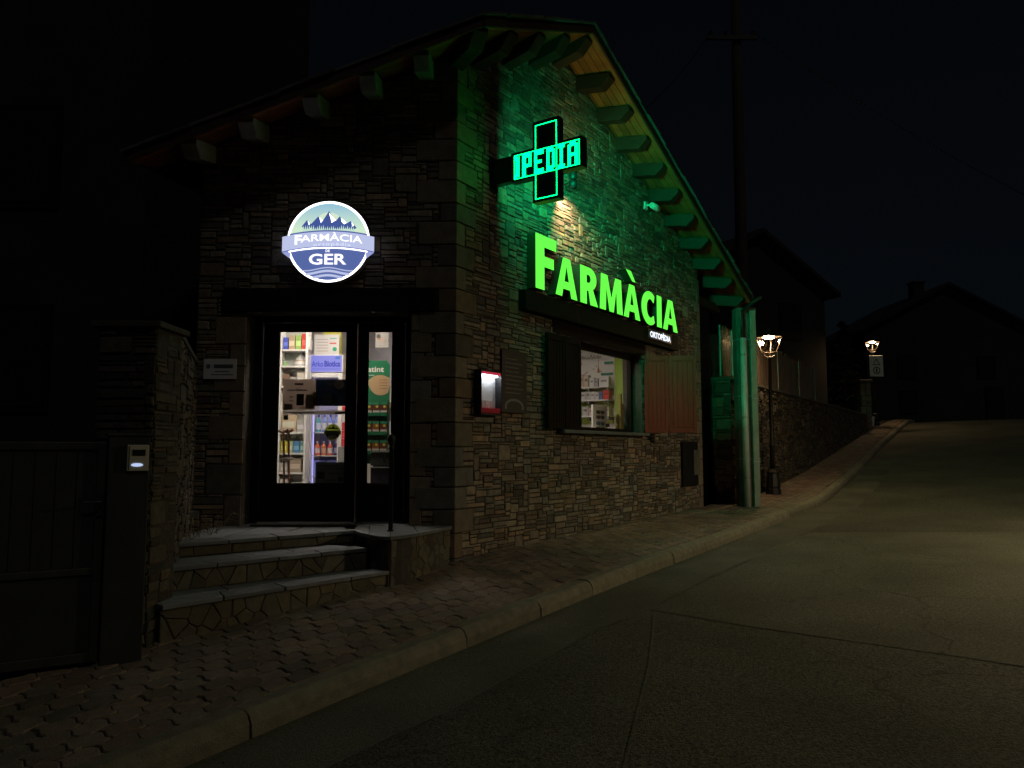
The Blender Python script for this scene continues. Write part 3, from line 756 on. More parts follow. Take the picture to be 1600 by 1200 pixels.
slabs([(0, 0)], Z2, band(F2, M2, [0, .23, .52, .74, 1.0], [0, .2, .5, .76, 1.0])+band(offs(M2, .006), offs(E2, .46), [0, .4, .65, .97], [0, .37, .68, .93]), sd=3)
D1 = offs(E1, .25); yb = 8.19
def upto(e, c0, c1, yb, g=.004):
    lerp = lambda t: (e[0][0]+(e[1][0]-e[0][0])*t, e[0][1]+(e[1][1]-e[0][1])*t)
    a, b = lerp(c0), lerp(c1); return [(a[0]+g, a[1]), (b[0]-g, b[1]), (b[0]-g, yb), (a[0]+g, yb)]
D1b = offs(D1, .006)
slabs([(0, 0)], Z1, band(F1, D1, [0, .3, .55, .80, 1.0], [0, .28, .57, .82, 1.0])+[upto(D1b, 0.02, .33, 8.17), upto(D1b, .34, .66, 8.17), upto(D1b, .67, 1.0, 8.17)], sd=4)
slabs([(0, 0)], Z1, [[(-2.84, 8.18), (-2.25, 8.18), (-2.25, 8.43), (-2.84, 8.43)], [(-2.245, 8.18), (-1.65, 8.18), (-1.65, 8.43), (-2.245, 8.43)], [(-1.645, 8.18), (-1.10, 8.18), (-1.10, 8.43), (-1.645, 8.43)]], sd=5)
no = push(nose, .03)
rad = [(-1.70, 8.17), (-1.50, 8.17), (-1.28, 8.17), (-1.05, 8.17), (-.82, 8.17)]
fl = [[no[0], no[1], no[2], rad[1], (-1.62, 8.17)], [no[2], no[3], no[4], rad[2], (rad[1][0]+.006, 8.17)], [no[4], no[5], no[6], rad[3], (rad[2][0]+.006, 8.17)], [no[6], no[7], no[8], (-.68, 8.17), (rad[3][0]+.006, 8.17)]]
fl = [[(cen(c)[0]+(p[0]-cen(c)[0])*.988, cen(c)[1]+(p[1]-cen(c)[1])*.988) for p in c] for c in fl]
slabs([(0, 0)], Z1+.001, fl, 'landing_slab', sd=6)
m = MB(); m.box(FW, -2.72, -1.62, 8.05, 8.42, Z1+.003, Z1+.022); mato = m.build('door_mat', mat('coir_mat', (.03, .028, .025), .95, .4, 60, .6, 200), loc=(-2.2, 8.2, Z1+.003), bevel=.004)
tag(mato, 'dark doormat on the landing before the pharmacy door', 'doormat')
# crazy-paved risers
def crazy(path, z0, z1, dens, sd, parent=steps):
    random.seed(sd)
    for i in range(len(path)-1):
        a, b = Vector((*path[i], 0)), Vector((*path[i+1], 0)); L = (b-a).length; X = (b-a)/L; out = Vector((X.y, -X.x, 0))
        fr = Fr(a, X, out); zz0 = z0 if not callable(z0) else min(z0(path[i]), z0(path[i+1])); z1v = z1
        n = max(1, int(L*(z1v-zz0)*dens)); seeds = []; tries = 0
        while len(seeds) < n and tries < 3000:
            tries += 1; s_ = (random.uniform(0, L), random.uniform(zz0, z1v))
            if all((s_[0]-t[0])**2+((s_[1]-t[1])*.8)**2 > .30/dens for t in seeds): seeds.append(s_)
        for c in voronoi(seeds, [(0, zz0), (L, zz0), (L, z1v), (0, z1v)]):
            c = shrink(c, .003)
            if len(c) < 3 or abs(area(c)) < .0004: continue
            mm = MB(); h = random.random(); br = random.uniform(.65, 1.15); tt = (br*1.1, br, br*.78) if h < .5 else (br, br, br*.9)
            mm.stone(fr, c, -.02, random.uniform(.006, .016), .006, tt, .04); mm.build('crazy_stone', M['crazy'], base)
gz = lambda p: zwalk(*(lambda t, q: (t+S0, max(0, q)))(*to_tq(p)))-.03
crazy([E1[0], E1[1]], Z2, Z1-.036, 70, 11); crazy([E2[0], E2[1]], Z3, Z2-.036, 70, 12)
crazy([E3[0], (-1.81, 6.385), E3[1]], gz, Z3-.036, 60, 13)
crazy([nose[0], nose[2], nose[4]], gz, Z1-.036, 60, 14); crazy([nose[4], nose[6], nose[8]], gz, Z1-.036, 75, 15)
random.seed(21)
# black newel post on the landing
post = thing('handrail_post', 'slim black iron post with curled finial on the landing beside the door', 'post', (-1.20, 7.62, Z1))
px_, py_ = -1.19, 7.62
m = MB(); m.box(FW, px_-.03, px_+.03, py_-.03, py_+.03, Z1, Z1+.012); m.box(FW, px_-.02, px_+.02, py_-.02, py_+.02, Z1+.012, .02); m.build('post_shaft', M['iron'], post, bevel=.003)
m = MB(); m.lathe((px_, py_, .02), [(.026, 0), (.03, .01), (.02, .03), (.034, .06), (.042, .095), (.034, .13), (.012, .152)], 12); m.build('finial', M['iron'], post, smooth=True)
m = MB(); m.tube([(px_, py_, -.02), (px_-.05, py_-.01, -.03), (px_-.075, py_-.015, -.07), (px_-.06, py_-.015, -.11), (px_-.03, py_-.01, -.10)], .009, 8); m.build('scroll', M['iron'], post, smooth=True)

# ------------------------------------------------------------------ lettering helpers
def text_polys(txt, size, bold=0.0, align='CENTER', space=1.0):
    cu = bpy.data.curves.new('t', 'FONT'); cu.body = txt; cu.size = size; cu.align_x = align; cu.align_y = 'CENTER'; cu.offset = bold; cu.space_character = space; cu.resolution_u = 3
    o = bpy.data.objects.new('t', cu); C.objects.link(o); dg = bpy.context.evaluated_depsgraph_get(); me = bpy.data.meshes.new_from_object(o.evaluated_get(dg))
    v = [(p.co.x, p.co.y) for p in me.vertices]; f = [tuple(p.vertices) for p in me.polygons]
    bpy.data.objects.remove(o); bpy.data.curves.remove(cu); bpy.data.meshes.remove(me); return v, f
def put_text(m, fr, txt, a, c, b, size, col, bold=0.0, align='CENTER', wid=None, bend=None, mi=0, space=1.0):
    v, f = text_polys(txt, size, bold, align, space)
    k = 1.0
    if wid and v: k = wid/(max(p[0] for p in v)-min(p[0] for p in v))
    m.add([fr(a+p[0]*k, b, c+p[1]+(bend(p[0]*k) if bend else 0)) for p in v], f, col, mi)
def curve_letter(loops, fr, b0, b1):            # outline loops (holes allowed) -> front faces + returns
    cu = bpy.data.curves.new('t', 'CURVE'); cu.dimensions = '2D'; cu.fill_mode = 'BOTH'; cu.extrude = (b1-b0)/2
    for lp in loops:
        sp = cu.splines.new('POLY'); sp.points.add(len(lp)-1)
        for i, p in enumerate(lp): sp.points[i].co = (p[0], p[1], 0, 1)
        sp.use_cyclic_u = True
    o = bpy.data.objects.new('t', cu); C.objects.link(o); dg = bpy.context.evaluated_depsgraph_get(); me = bpy.data.meshes.new_from_object(o.evaluated_get(dg))
    m = MB(); h = (b1-b0)/2; v = [fr(p.co.x, b0+h+p.co.z, p.co.y) for p in me.vertices]
    for p in me.polygons:
        front = all(me.vertices[i].co.z > h*.9 for i in p.vertices); m.f.append(list(p.vertices)); m.m.append(0 if front else 1); m.c.append((1, 1, 1))
    m.v = [tuple(p) for p in v]; bpy.data.objects.remove(o); bpy.data.curves.remove(cu); bpy.data.meshes.remove(me); return m

# ------------------------------------------------------------------ big green channel letters
sg = thing('letter_sign', 'big glowing green FARMÀCIA channel letters on the timber lintel', 'sign', FR(3.6, .1, 1.97))
def L_A(x0, x1, z0, z1):
    w, h = x1-x0, z1-z0; X = lambda k: x0+w*k; Zf = lambda k: z0+h*k
    return [[(X(0), z0), (X(.34), z1), (X(.66), z1), (X(1), z0), (X(.71), z0), (X(.655), Zf(.20)), (X(.345), Zf(.20)), (X(.29), z0)], [(X(.40), Zf(.40)), (X(.60), Zf(.40)), (X(.50), Zf(.79))]]
def arc(cx, cy, rx, ry, a0, a1, n=10): return [(cx+rx*math.cos(R(a0+(a1-a0)*i/n)), cy+ry*math.sin(R(a0+(a1-a0)*i/n))) for i in range(n+1)]
zb, zt = 2.0, 2.515
LET = {}
LET['F'] = [[(1.40, zb), (1.40, 2.69), (1.90, 2.69), (1.885, 2.545), (1.605, 2.545), (1.605, 2.43), (1.83, 2.43), (1.83, 2.295), (1.605, 2.295), (1.605, zb)]]
R_ = [[(2.51, zb), (2.51, zt)]+[(2.72, zt)]+arc(2.77, 2.36, .20, .155, 90, -62, 10)+[(3.01, zb), (2.79, zb), (2.735, 2.19), (2.69, 2.185), (2.69, zb)], [(2.69, 2.30)]+arc(2.745, 2.355, .055, .055, -90, 90, 6)+[(2.69, 2.41)]]
LET['R'] = R_
LET['M'] = [[(3.06, zb), (3.105, zt), (3.30, zt), (3.42, 2.20), (3.545, zt), (3.735, zt), (3.78, zb), (3.595, zb), (3.575, 2.32), (3.49, zb), (3.355, zb), (3.265, 2.32), (3.245, zb)]]
c0 = (4.74, 2.2575)
LET['C'] = [arc(4.735, 2.2575, .305, .27, 52, 308, 22)+[(4.885, 2.155)]+arc(4.76, 2.2575, .135, .15, 310, 50, 14)+[(4.89, 2.36)]]
LET['I'] = [[(5.01, zb), (5.01, zt), (5.20, zt), (5.20, zb)]]
for nm, lp in (('F', LET['F']), ('A', L_A(1.87, 2.43, zb, zt)), ('R', LET['R']), ('M', LET['M']), ('A', L_A(3.81, 4.38, zb, zt)), ('C', LET['C']), ('I', LET['I']), ('A', L_A(5.25, 5.86, zb, zt))):
    o = curve_letter(lp, FR, .015, .14).build('letter', [M['letter'], M['letter_side']], sg, fix=True)
    o['label'] = 'glowing green letter %s' % nm
o = curve_letter([[(3.90, 2.725), (4.075, 2.725), (4.23, 2.575), (4.115, 2.575)]], FR, .015, .14).build('accent', [M['letter'], M['letter_side']], sg)
m = MB(); put_text(m, FR, 'ORTOPÈDIA', 5.20, 1.855, .114, .125, (1, 1, 1), .006, wid=.82)
for f in range(0): pass
mm = MB(); mm.box(FR, 4.74, 5.66, .100, .111, 1.785, 1.945)
so = thing('small_letter_sign', 'small white glowing ORTOPÈDIA lettering under the green letters', 'sign', FR(5.2, .1, 1.78))
mm.build('back_plate', M['black'], so); m.build('lettering', M['neonwhite'], so, fix=False)

# ------------------------------------------------------------------ LED cross on its arm
cx = thing('led_cross', 'green LED pharmacy cross reading OPEDIA on a black arm', 'sign', FR(.70, 0, 3.22))
FC = Fr(FR(.70, .76, 3.235), N3, -U3)                    # a outward from the wall, b towards the corner side, c up
ow, oi = .466, .170; T2 = .052
def cross_poly(o, i): return [(-i, -o), (i, -o), (i, -i), (o, -i), (o, i), (i, i), (i, o), (-i, o), (-i, i), (-o, i), (-o, -i), (-i, -i)]
m = MB(); P = cross_poly(ow, oi); n = 12
v = [FC(p[0], -T2, p[1]) for p in P]+[FC(p[0], T2, p[1]) for p in P]
m.add(v, [(i, (i+1) % n, n+(i+1) % n, n+i) for i in range(n)])
Pi = cross_poly(ow-.022, oi-.022)
v = [FC(p[0], sgn*T2, p[1]) for sgn in (-1, 1) for p in P+Pi]
m.add(v, [(i, (i+1) % n, n+(i+1) % n, n+i) for i in range(n)]+[(2*n+i, 2*n+(i+1) % n, 3*n+(i+1) % n, 3*n+i) for i in range(n)])
m.build('casing', M['black'], cx)
for sgn in (-1, 1):
    m = MB(); P2 = cross_poly(ow-.021, oi-.021); b = sgn*(T2-.012)
    v = [FC(p[0], b, p[1]) for p in P2]; m.add(v, [(0, 1, 2, 11), (2, 3, 4, 5), (5, 6, 7, 8), (8, 9, 10, 11), (2, 5, 8, 11)]); m.build('led_panel', M['ledpanel'], cx, fix=False)
pit = .0125; NC, NR = 69, 23                                # dots
def dots(cells, sgn, mt, name):
    m = MB(); r = .0040; b = sgn*(T2-.008)
    for (i, j) in cells:
        a, c = (i-34)*pit, (j-34)*pit
        m.add([FC(a-r, b, c-r), FC(a+r, b, c-r), FC(a+r, b, c+r), FC(a-r, b, c+r)], [(0, 1, 2, 3) if sgn > 0 else (3, 2, 1, 0)])
    o = m.build(name, mt, cx, fix=False); tag(o, kind='stuff'); return o
outl = set()
for k in range(69):
    for (i, j) in ((k, 23), (k, 45), (23, k), (45, k), (0, k), (68, k), (k, 0), (k, 68)):
        inh, inv = 23 <= j <= 45, 23 <= i <= 45
        if inh or inv: outl.add((i, j))
lit = set(outl)
def rect(x0, x1, y0, y1):
    for i in range(x0, x1+1):
        for j in range(y0, y1+1): lit.add((i, j+24))
# glyphs on the band, 21 rows high
rect(2, 5, 1, 19); rect(0, 2, 17, 20); rect(0, 2, 0, 3)                                          # tail of an O
rect(9, 12, 0, 20); rect(13, 18, 17, 20); rect(16, 18, 9, 17); rect(13, 18, 8, 10)               # P
rect(22, 24, 0, 20); rect(25, 31, 17, 20); rect(25, 29, 9, 11); rect(25, 31, 0, 3)               # E
rect(35, 37, 0, 20); rect(38, 41, 17, 20); rect(38, 41, 0, 3); rect(41, 43, 2, 18)               # D
rect(47, 53, 18, 20); rect(47, 53, 0, 2); rect(49, 51, 0, 20)                                    # I
rect(57, 59, 0, 18); rect(64, 66, 0, 18); rect(59, 64, 17, 20); rect(59, 64, 8, 10)              # A
dots(lit, 1, M['led_front'], 'led_dots')
full = [(i, j) for i in range(69) for j in range(69) if 23 <= i <= 45 or 23 <= j <= 45]  # unseen back face assumed fully lit, sending green along the street wall
dots([p for p in full], -1, M['led_back'], 'led_dots')
ad = bpy.data.lights.new('added_led_glow', 'AREA'); ao = bpy.data.objects.new('added_led_glow', ad); C.objects.link(ao); ao.parent = cx  # area light added to push the back face's green along the wall
ad.shape = 'RECTANGLE'; ad.size = .80; ad.size_y = .55; ad.spread = R(84); ad.energy = 30; ad.color = (0.0, 1.0, 0.36)
ao.location = FC(0, -T2-.01, 0)-Vector(cx.location); ao.rotation_euler = (-U3).to_track_quat('Z', 'Y').to_euler()
m = MB(); m.box(FC, -.76, -ow, -.05, .05, -.15, .15); m.build('arm', M['black'], cx, bevel=.006)
m = MB(); m.box(FC, -.765, -.745, -.09, .09, -.20, .20); m.build('wall_plate', M['black'], cx, bevel=.004)

# little wall flood, assumed behind the cross from the warm light on the wall
fl_ = thing('assumed_floodlight', 'assumed small warm floodlight on the wall behind the LED cross', 'lamp', FR(2.15, 0, 3.50))
m = MB(); m.box(FR, 2.10, 2.20, .0, .03, 3.42, 3.56); m.tube([FR(2.15, .02, 3.50), FR(2.15, .20, 3.53), FR(2.15, .24, 3.51)], .012, 8); m.build('bracket', M['iron'], fl_)
ax = (U3*.45+Vector((0, 0, -1))*.80-N3*.42).normalized(); e1 = ax.cross(Vector((0, 0, 1))).normalized(); e2 = ax.cross(e1)
hp = FR(2.15, .25, 3.50)
m = MB(); m.lathe(hp-ax*.05, [(.012, 0), (.045, .01), (.055, .05), (.058, .10)], 14, ax=(e1, e2, ax)); m.build('lamp_head', M['iron'], fl_, smooth=True)
ld = bpy.data.lights.new('flood_beam', 'SPOT'); lo = bpy.data.objects.new('flood_beam', ld); C.objects.link(lo); lo.parent = fl_
ld.energy = 95; ld.color = (1.0, .58, .36); ld.spot_size = R(105); ld.spot_blend = .8; ld.shadow_soft_size = .04
lo.location = hp+ax*.062-Vector(fl_.location); lo.rotation_euler = (-ax).to_track_quat('Z', 'Y').to_euler()

m = MB(); m.lathe(FR(2.15, .25, 3.56), [(.05, 0), (.055, .01), (.055, .11), (.05, .115), (.045, .03)], 14); m.build('added_up_lamp_head', M['iron'], fl_, smooth=True)  # added uplighter, there to warm the soffit boards
l2 = bpy.data.lights.new('added_up_beam', 'SPOT'); lo2 = bpy.data.objects.new('added_up_beam', l2); C.objects.link(lo2); lo2.parent = fl_
l2.energy = 11; l2.color = (1.0, .46, .18); l2.spot_size = R(120); l2.spot_blend = .9; l2.shadow_soft_size = .04
ax2 = (U3*.55+Vector((0, 0, 1))*.8+N3*.12).normalized(); lo2.location = FR(2.15, .25, 3.62)+Vector((0, 0, .065))-Vector(fl_.location); lo2.rotation_euler = (-ax2).to_track_quat('Z', 'Y').to_euler()

# ------------------------------------------------------------------ round logo sign
rs = thing('round_sign', 'round backlit FARMÀCIA DE GER logo sign with mountains and banner', 'sign', (-1.965, 8.18, 2.225))
FS = Fr((-1.965, 8.06, 2.235), (1, 0, 0), (0, -1, 0)); r0 = .442
m = MB(); N = 64; P = [(r0*math.cos(2*math.pi*i/N), r0*math.sin(2*math.pi*i/N)) for i in range(N)]; m.prism(FS, P, -.11, 0); m.build('light_box', M['alu'], rs)
def ring(m, ro, ri, b, col, z0=-9, z1=9):
    for i in range(N):
        a0, a1 = 2*math.pi*i/N, 2*math.pi*(i+1)/N
        q = [(ro*math.cos(a0), ro*math.sin(a0)), (ro*math.cos(a1), ro*math.sin(a1)), (ri*math.cos(a1), ri*math.sin(a1)), (ri*math.cos(a0), ri*math.sin(a0))]
        m.add([FS(p[0], b, p[1]) for p in q], [(0, 1, 2, 3)], col)
def flat(m, poly, b, col): m.add([FS(p[0], b, p[1]) for p in poly], [tuple(range(len(poly)))], col)
white = tuple(3.4*x for x in srgb(240, 244, 255)); navy = srgb(86, 104, 164); lav = srgb(188, 196, 232)
m = MB(); ring(m, r0, .418, .002, white)
disc = [(.419*math.cos(2*math.pi*i/N), .419*math.sin(2*math.pi*i/N)) for i in range(N)]
NBAND = 22; top_c, low_c = srgb(146, 192, 216), srgb(210, 236, 206)
for k in range(NBAND):
    h1, h0 = .42-(.37)*k/NBAND, .42-.37*(k+1)/NBAND; w_ = min(1, (k+.5)/NBAND*1.25)
    q = clip(clip(disc, 0, 1, h1), 0, -1, -h0)
    if len(q) > 2: flat(m, q, .002, tuple(top_c[i]*(1-w_)+low_c[i]*w_ for i in range(3)))
flat(m, clip(disc, 0, 1, .05), .002, navy)
flat(m, clip([(.155*math.cos(a*math.pi/16), .155*math.sin(a*math.pi/16)+.165) for a in range(32)], 0, -1, -.06), .004, srgb(212, 232, 206))
m.build('backlit_face', M['signprint'], rs, fix=False)
m = MB()
for pts in ([(-.29, .165), (-.235, .235), (-.19, .195), (-.20, .14), (-.255, .13)], [(-.21, .17), (-.115, .275), (-.05, .20), (-.06, .13), (-.18, .13)], [(-.10, .17), (.0, .335), (.10, .19), (.05, .13), (-.07, .12)],
            [(.03, .17), (.115, .275), (.21, .18), (.19, .14), (.07, .13)], [(.16, .18), (.235, .225), (.30, .15), (.27, .13), (.18, .14)]): flat(m, pts, .005, srgb(66, 86, 152))
for pts in ([(0, .315), (.075, .235), (.03, .205), (.022, .25)], [(-.10, .262), (-.065, .232), (-.085, .205)], [(.13, .258), (.19, .205), (.165, .19), (.14, .215)], [(-.225, .222), (-.20, .20), (-.212, .18)], [(.245, .212), (.27, .175), (.255, .165)]): flat(m, pts, .007, white)
random.seed(5)
for k in range(26):
    x = -.27+k*.0215; h = random.uniform(.03, .06); flat(m, [(x-.014, .105), (x+.014, .105), (x, .125+h)], .0085, srgb(196, 226, 208))
m.build('mountains', M['signprint'], rs, fix=False)
bend = lambda x: -.245*x*x
m = MB()
def strip(m, x0, x1, lo, hi, b, col, n=24):
    for i in range(n):
        a, c = x0+(x1-x0)*i/n, x0+(x1-x0)*(i+1)/n; flat(m, [(a, lo+bend(a)), (c, lo+bend(c)), (c, hi+bend(c)), (a, hi+bend(a))], b, col)
strip(m, -.415, .415, .108, .124, .010, navy)
strip(m, -.492, .492, -.052, .108, .012, lav); strip(m, -.492, .492, -.062, -.052, .012, srgb(96, 108, 176)); strip(m, -.42, .42, -.076, -.062, .010, white)
for sgn in (-1, 1): flat(m, [(sgn*.492, -.121), (sgn*.403, -.10), (sgn*.403, -.155), (sgn*.408, -.186)], .008, srgb(150, 160, 214))
m.build('banner', M['signprint'], rs, fix=False)
m = MB(); hot = (1.25, 1.25, 1.35)
put_text(m, FS, 'FARMÀCIA', 0.0, .040, .016, .105, hot, .0015, wid=.72, bend=bend); put_text(m, FS, 'F', -.325, .036, .0165, .145, hot, .004, wid=.075, bend=lambda x: bend(-.325))
m.build('lettering', M['signprint'], rs, fix=False); m = MB()
put_text(m, FS, 'ortopèdia', .04, -.030, .016, .048, srgb(226, 232, 255), .0005, wid=.40, bend=bend, space=1.2)
m.build('lettering', M['signprint'], rs, fix=False); m = MB()
put_text(m, FS, 'DE', -.005, -.104, .012, .038, hot, .001); m.build('lettering', M['signprint'], rs, fix=False); m = MB(); put_text(m, FS, 'GER', -.01, -.200, .012, .160, hot, .0035, wid=.40); m.build('lettering', M['signprint'], rs, fix=False); m = MB()
wv = lambda x: .018*math.cos(x*13)
for k, (w, y, c_, th_) in enumerate(((.275, -.302, lav, .012), (.235, -.338, lav, .026), (.16, -.385, lav, .026))):
    for i in range(20):
        a, c = -w+2*w*i/20, -w+2*w*(i+1)/20; flat(m, [(a, y+wv(a)-th_/2), (c, y+wv(c)-th_/2), (c, y+wv(c)+th_/2), (a, y+wv(a)+th_/2)], .010, c_)
m.build('waves', M['signprint'], rs, fix=False)

# ------------------------------------------------------------------ wall fittings
vb = thing('lit_wall_dispenser', 'small lit dispenser cabinet with red trim on the stone wall', 'dispenser', FR(.39, 0, .40))
a0, a1, c0, c1 = .335, .735, .40, .905; BD = .10
m = MB()
for x0, x1, y0, y1 in ((a0, a0+.016, c0, c1), (a1-.016, a1, c0, c1), (a0+.016, a1-.016, c0, c0+.02), (a0+.016, a1-.016, c1-.02, c1)): m.box(FR, x0, x1, .0, .11, y0, y1)
m.build('cabinet', M['black'], vb, bevel=.004)
m = MB(); m.box(FR, a0+.017, a1-.017, .012, .025, c0+.021, c1-.021); m.build('back_panel', M['white'], vb)
m = MB(); m.box(FR, a0+.05, a1-.05, .035, .085, c1-.068, c1-.054); m.build('light_strip', M['boxlight'], vb)
m = MB(); m.box(FR, a0+.018, a1-.018, .07, .10, c1-.048, c1-.022); m.build('red_header', M['redlit'], vb)
m = MB(); m.box(FR, a0+.018, a1-.018, .055, .10, c0+.022, c0+.08); m.build('red_tray', mat('red_plastic', (.75, .03, .08), .35), vb, bevel=.006)
for k in range(5): m = MB(); x = a0+.05+k*.055; m.box(FR, x, x+.042, .026, .05, c0+.09, c0+.17); m.build('pack_column', M['gloss'], vb)
m = MB(); m.box(FR, a0+.017, a1-.017, .102, .106, c0+.021, c1-.021); m.build('front_pane', M['glass'], vb)
nb = thing('information_board', 'dark information panel with faint lines beside the lit dispenser', 'notice', FR(1.09, 0, .45))
m = MB(); m.box(FR, .84, 1.36, .012, .035, .45, 1.19); m.build('panel', mat('dark_print', (.05, .035, .032), .5, .2, 6), nb, bevel=.004)
m = MB()
for k in range(9): z = 1.08-k*.05; m.box(FR, .90, random.uniform(1.15, 1.28), .0355, .0372, z, z+.012, (.25, .2, .19))
for i in range(10):
    a, b_ = R(200-i*22), R(200-(i+1)*22); c_ = (1.09, .52)
    m.prism(FR, [(c_[0]+.16*math.cos(a), c_[1]+.07*math.sin(a)), (c_[0]+.16*math.cos(b_), c_[1]+.07*math.sin(b_)), (c_[0]+.20*math.cos(b_), c_[1]+.10*math.sin(b_)), (c_[0]+.20*math.cos(a), c_[1]+.10*math.sin(a))], .0355, .0372, (.28, .27, .25))
m.build('print', M['paint'], nb)
sc = thing('security_camera', 'pale security camera under the eaves above the green letters', 'camera', FR(4.95, 0, 3.95))
m = MB(); m.box(FR, 4.86, 4.96, .0, .035, 3.93, 4.05); m.tube([FR(4.91, .03, 3.99), FR(4.91, .12, 3.99), FR(4.93, .14, 3.96)], .018, 8); m.build('mount', M['white'], sc)
m = MB(); m.lathe(FR(4.86, .15, 3.965), [(.03, 0), (.05, .005), (.052, .24), (.045, .25), (.04, .235)], 14, ax=(N3, Vector((0, 0, 1)), U3)); m.build('camera_body', M['white'], sc, smooth=True)
mb_ = thing('meter_cabinet', 'dark utility meter recess with pale door low on the wall corner', 'cabinet', FR(6.6, 0, -.6))
m = MB(); m.box(FR, 6.22, 6.92, .005, .05, -.60, .17); m.build('meter_frame', M['iron'], mb_, bevel=.004)
m = MB(); m.box(FR, 6.66, 6.94, .052, .075, -.42, .02); m.build('meter_door', M['pillar'], mb_, bevel=.004)
pq = thing('wall_plaque', 'small pale plaque on the stone left of the door', 'plaque', (-3.125, 8.18, .77))
m = MB(); m.box(FF, -3.30, -2.95, .02, .03, .77, .985); m.build('plate', M['paint'], pq)
m = MB(); m.box(FF, -3.19, -2.985, .0302, .0315, .885, .925, (.14, .14, .16)); m.lathe(FF(-3.25, .0302, .905), [(.025, 0), (.025, .0013)], 14, (.2, .25, .22), ax=(Vector((1, 0, 0)), Vector((0, 0, 1)), Vector((0, -1, 0))))
for w, z in ((.16, .845), (.24, .81)): m.box(FF, -3.10-w/2, -3.10+w/2, .0302, .0315, z, z+.010, (.2, .2, .22))
m.build('print', M['paint'], pq)

# ------------------------------------------------------------------ passage, column, downpipe beyond the far corner
col = thing('eave_pillar', 'pale square pillar under the eave corner at the passage', 'pillar', (4.40, 14.15, -1.06))
FP = Fr((4.40, 14.1, 0), (1, 0, 0), (0, -1, 0))
m = MB(); m.box(FP, -.24, .13, -.26, 0, -1.06, 2.66); m.build('shaft', M['pillar'], col, bevel=.008)
for z in (2.05, 1.0, -.15):
    m = MB(); m.box(FP, -.245, .135, -.265, .006, z, z+.02); m.build('joint_band', M['zinc'], col)
dp = thing('downpipe', 'grey round downpipe with lower pvc sleeve on the pale pillar', 'pipe', (4.25, 14.0, -1.04))
m = MB(); m.tube([FP(.15, .30, 2.80), FP(.02, .2, 2.72), FP(-.14, .08, 2.58), FP(-.145, .075, 2.40), FP(-.145, .075, 2.05)], .035, 10); m.build('upper_pipe', M['iron'], dp, smooth=True)
m = MB(); m.tube([FP(-.145, .075, 2.08), FP(-.14, .075, -1.04)], .058, 14); m.build('lower_sleeve', M['pipe'], dp, smooth=True)
for z in (1.75, .6, -.5):
    m = MB(); m.tube([FP(-.145, .075, z), FP(-.145, .075, z+.03)], .064, 14); m.box(FP, -.17, -.12, 0, .03, z, z+.03); m.build('pipe_clip', M['zinc'], dp)
gt = thing('gutter_pipe', 'flat grey conduit strip beside the downpipe on the pillar', 'pipe', (4.42, 14.08, -1.04))
m = MB(); m.box(FP, .0, .11, .002, .055, -1.04, 2.6); m.build('conduit', mat('painted_conduit', (.26, .26, .23), .5, .3, 6), gt, bevel=.01)
for z in (1.95, .95, -.2): m = MB(); m.box(FP, -.006, .116, .0015, .062, z, z+.025); m.build('pipe_clip', M['zinc'], gt)

# retaining wall with stone faces
rw = thing('retaining_wall', 'dry-stone retaining wall rising beside the pavement past the pillar', 'wall', SQ(14.25, .2, -1.0))
pa, pb = SQ(14.25, .36, 0), SQ(31.8, -.32, 0); Xw = (pb-pa).normalized(); Nw = Vector((Xw.y, -Xw.x, 0)); FRW = Fr(pa, Xw, Nw); LW = (pb-pa).length
core = MB(); core.box(FRW, .015, LW, -.36, -.015, -1.3, 1.34); rc = core.build('wall_core', M['mortar'], rw)
m = MB(); a = 0
while a < LW-.1:
    w = random.uniform(.35, .7); mm = MB(); br = random.uniform(.7, 1.2)
    mm.box(FRW, a+.004, min(LW, a+w)-.004, -.38, .03, 1.345, 1.345+random.uniform(.045, .07), (br, br, br)); mm.build('coping_stone', M['shadestone'], rw, bevel=.008); a += w
small = MB(); cand = []
for r in pack(0, LW, -1.15, 1.34, [], .10):
    s_ = 14.25+(r[0]+r[1])/2
    if r[3] < zwalk(s_, .3)-.02: continue
    cand.append((FRW, r))
FRE = Fr(pa, -Nw, -Xw)
for r in pack(0, .36, -1.15, 1.34, [], .2): cand.append((FRE, r))
ranked = []
for fr, r in cand:
    mm = MB(); mm.stone(fr, outline(*r), -.03, random.uniform(0, .03), .008, tint_stone(), .05)
    if not mm.f: continue
    q = [px(fr(x, 0, y)) for x, y in ((r[0], r[2]), (r[1], r[2]), (r[1], r[3]), (r[0], r[3]))]; ranked.append((abs(area([(e[0], e[1]) for e in q])), mm))
ranked.sort(key=lambda e: -e[0])
for e in ranked[:120]: e[1].build('stone', M['shadestone'], rc)
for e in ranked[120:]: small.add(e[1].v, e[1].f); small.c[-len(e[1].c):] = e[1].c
tag(small.build('small_stones', M['shadestone'], rc), kind='stuff')
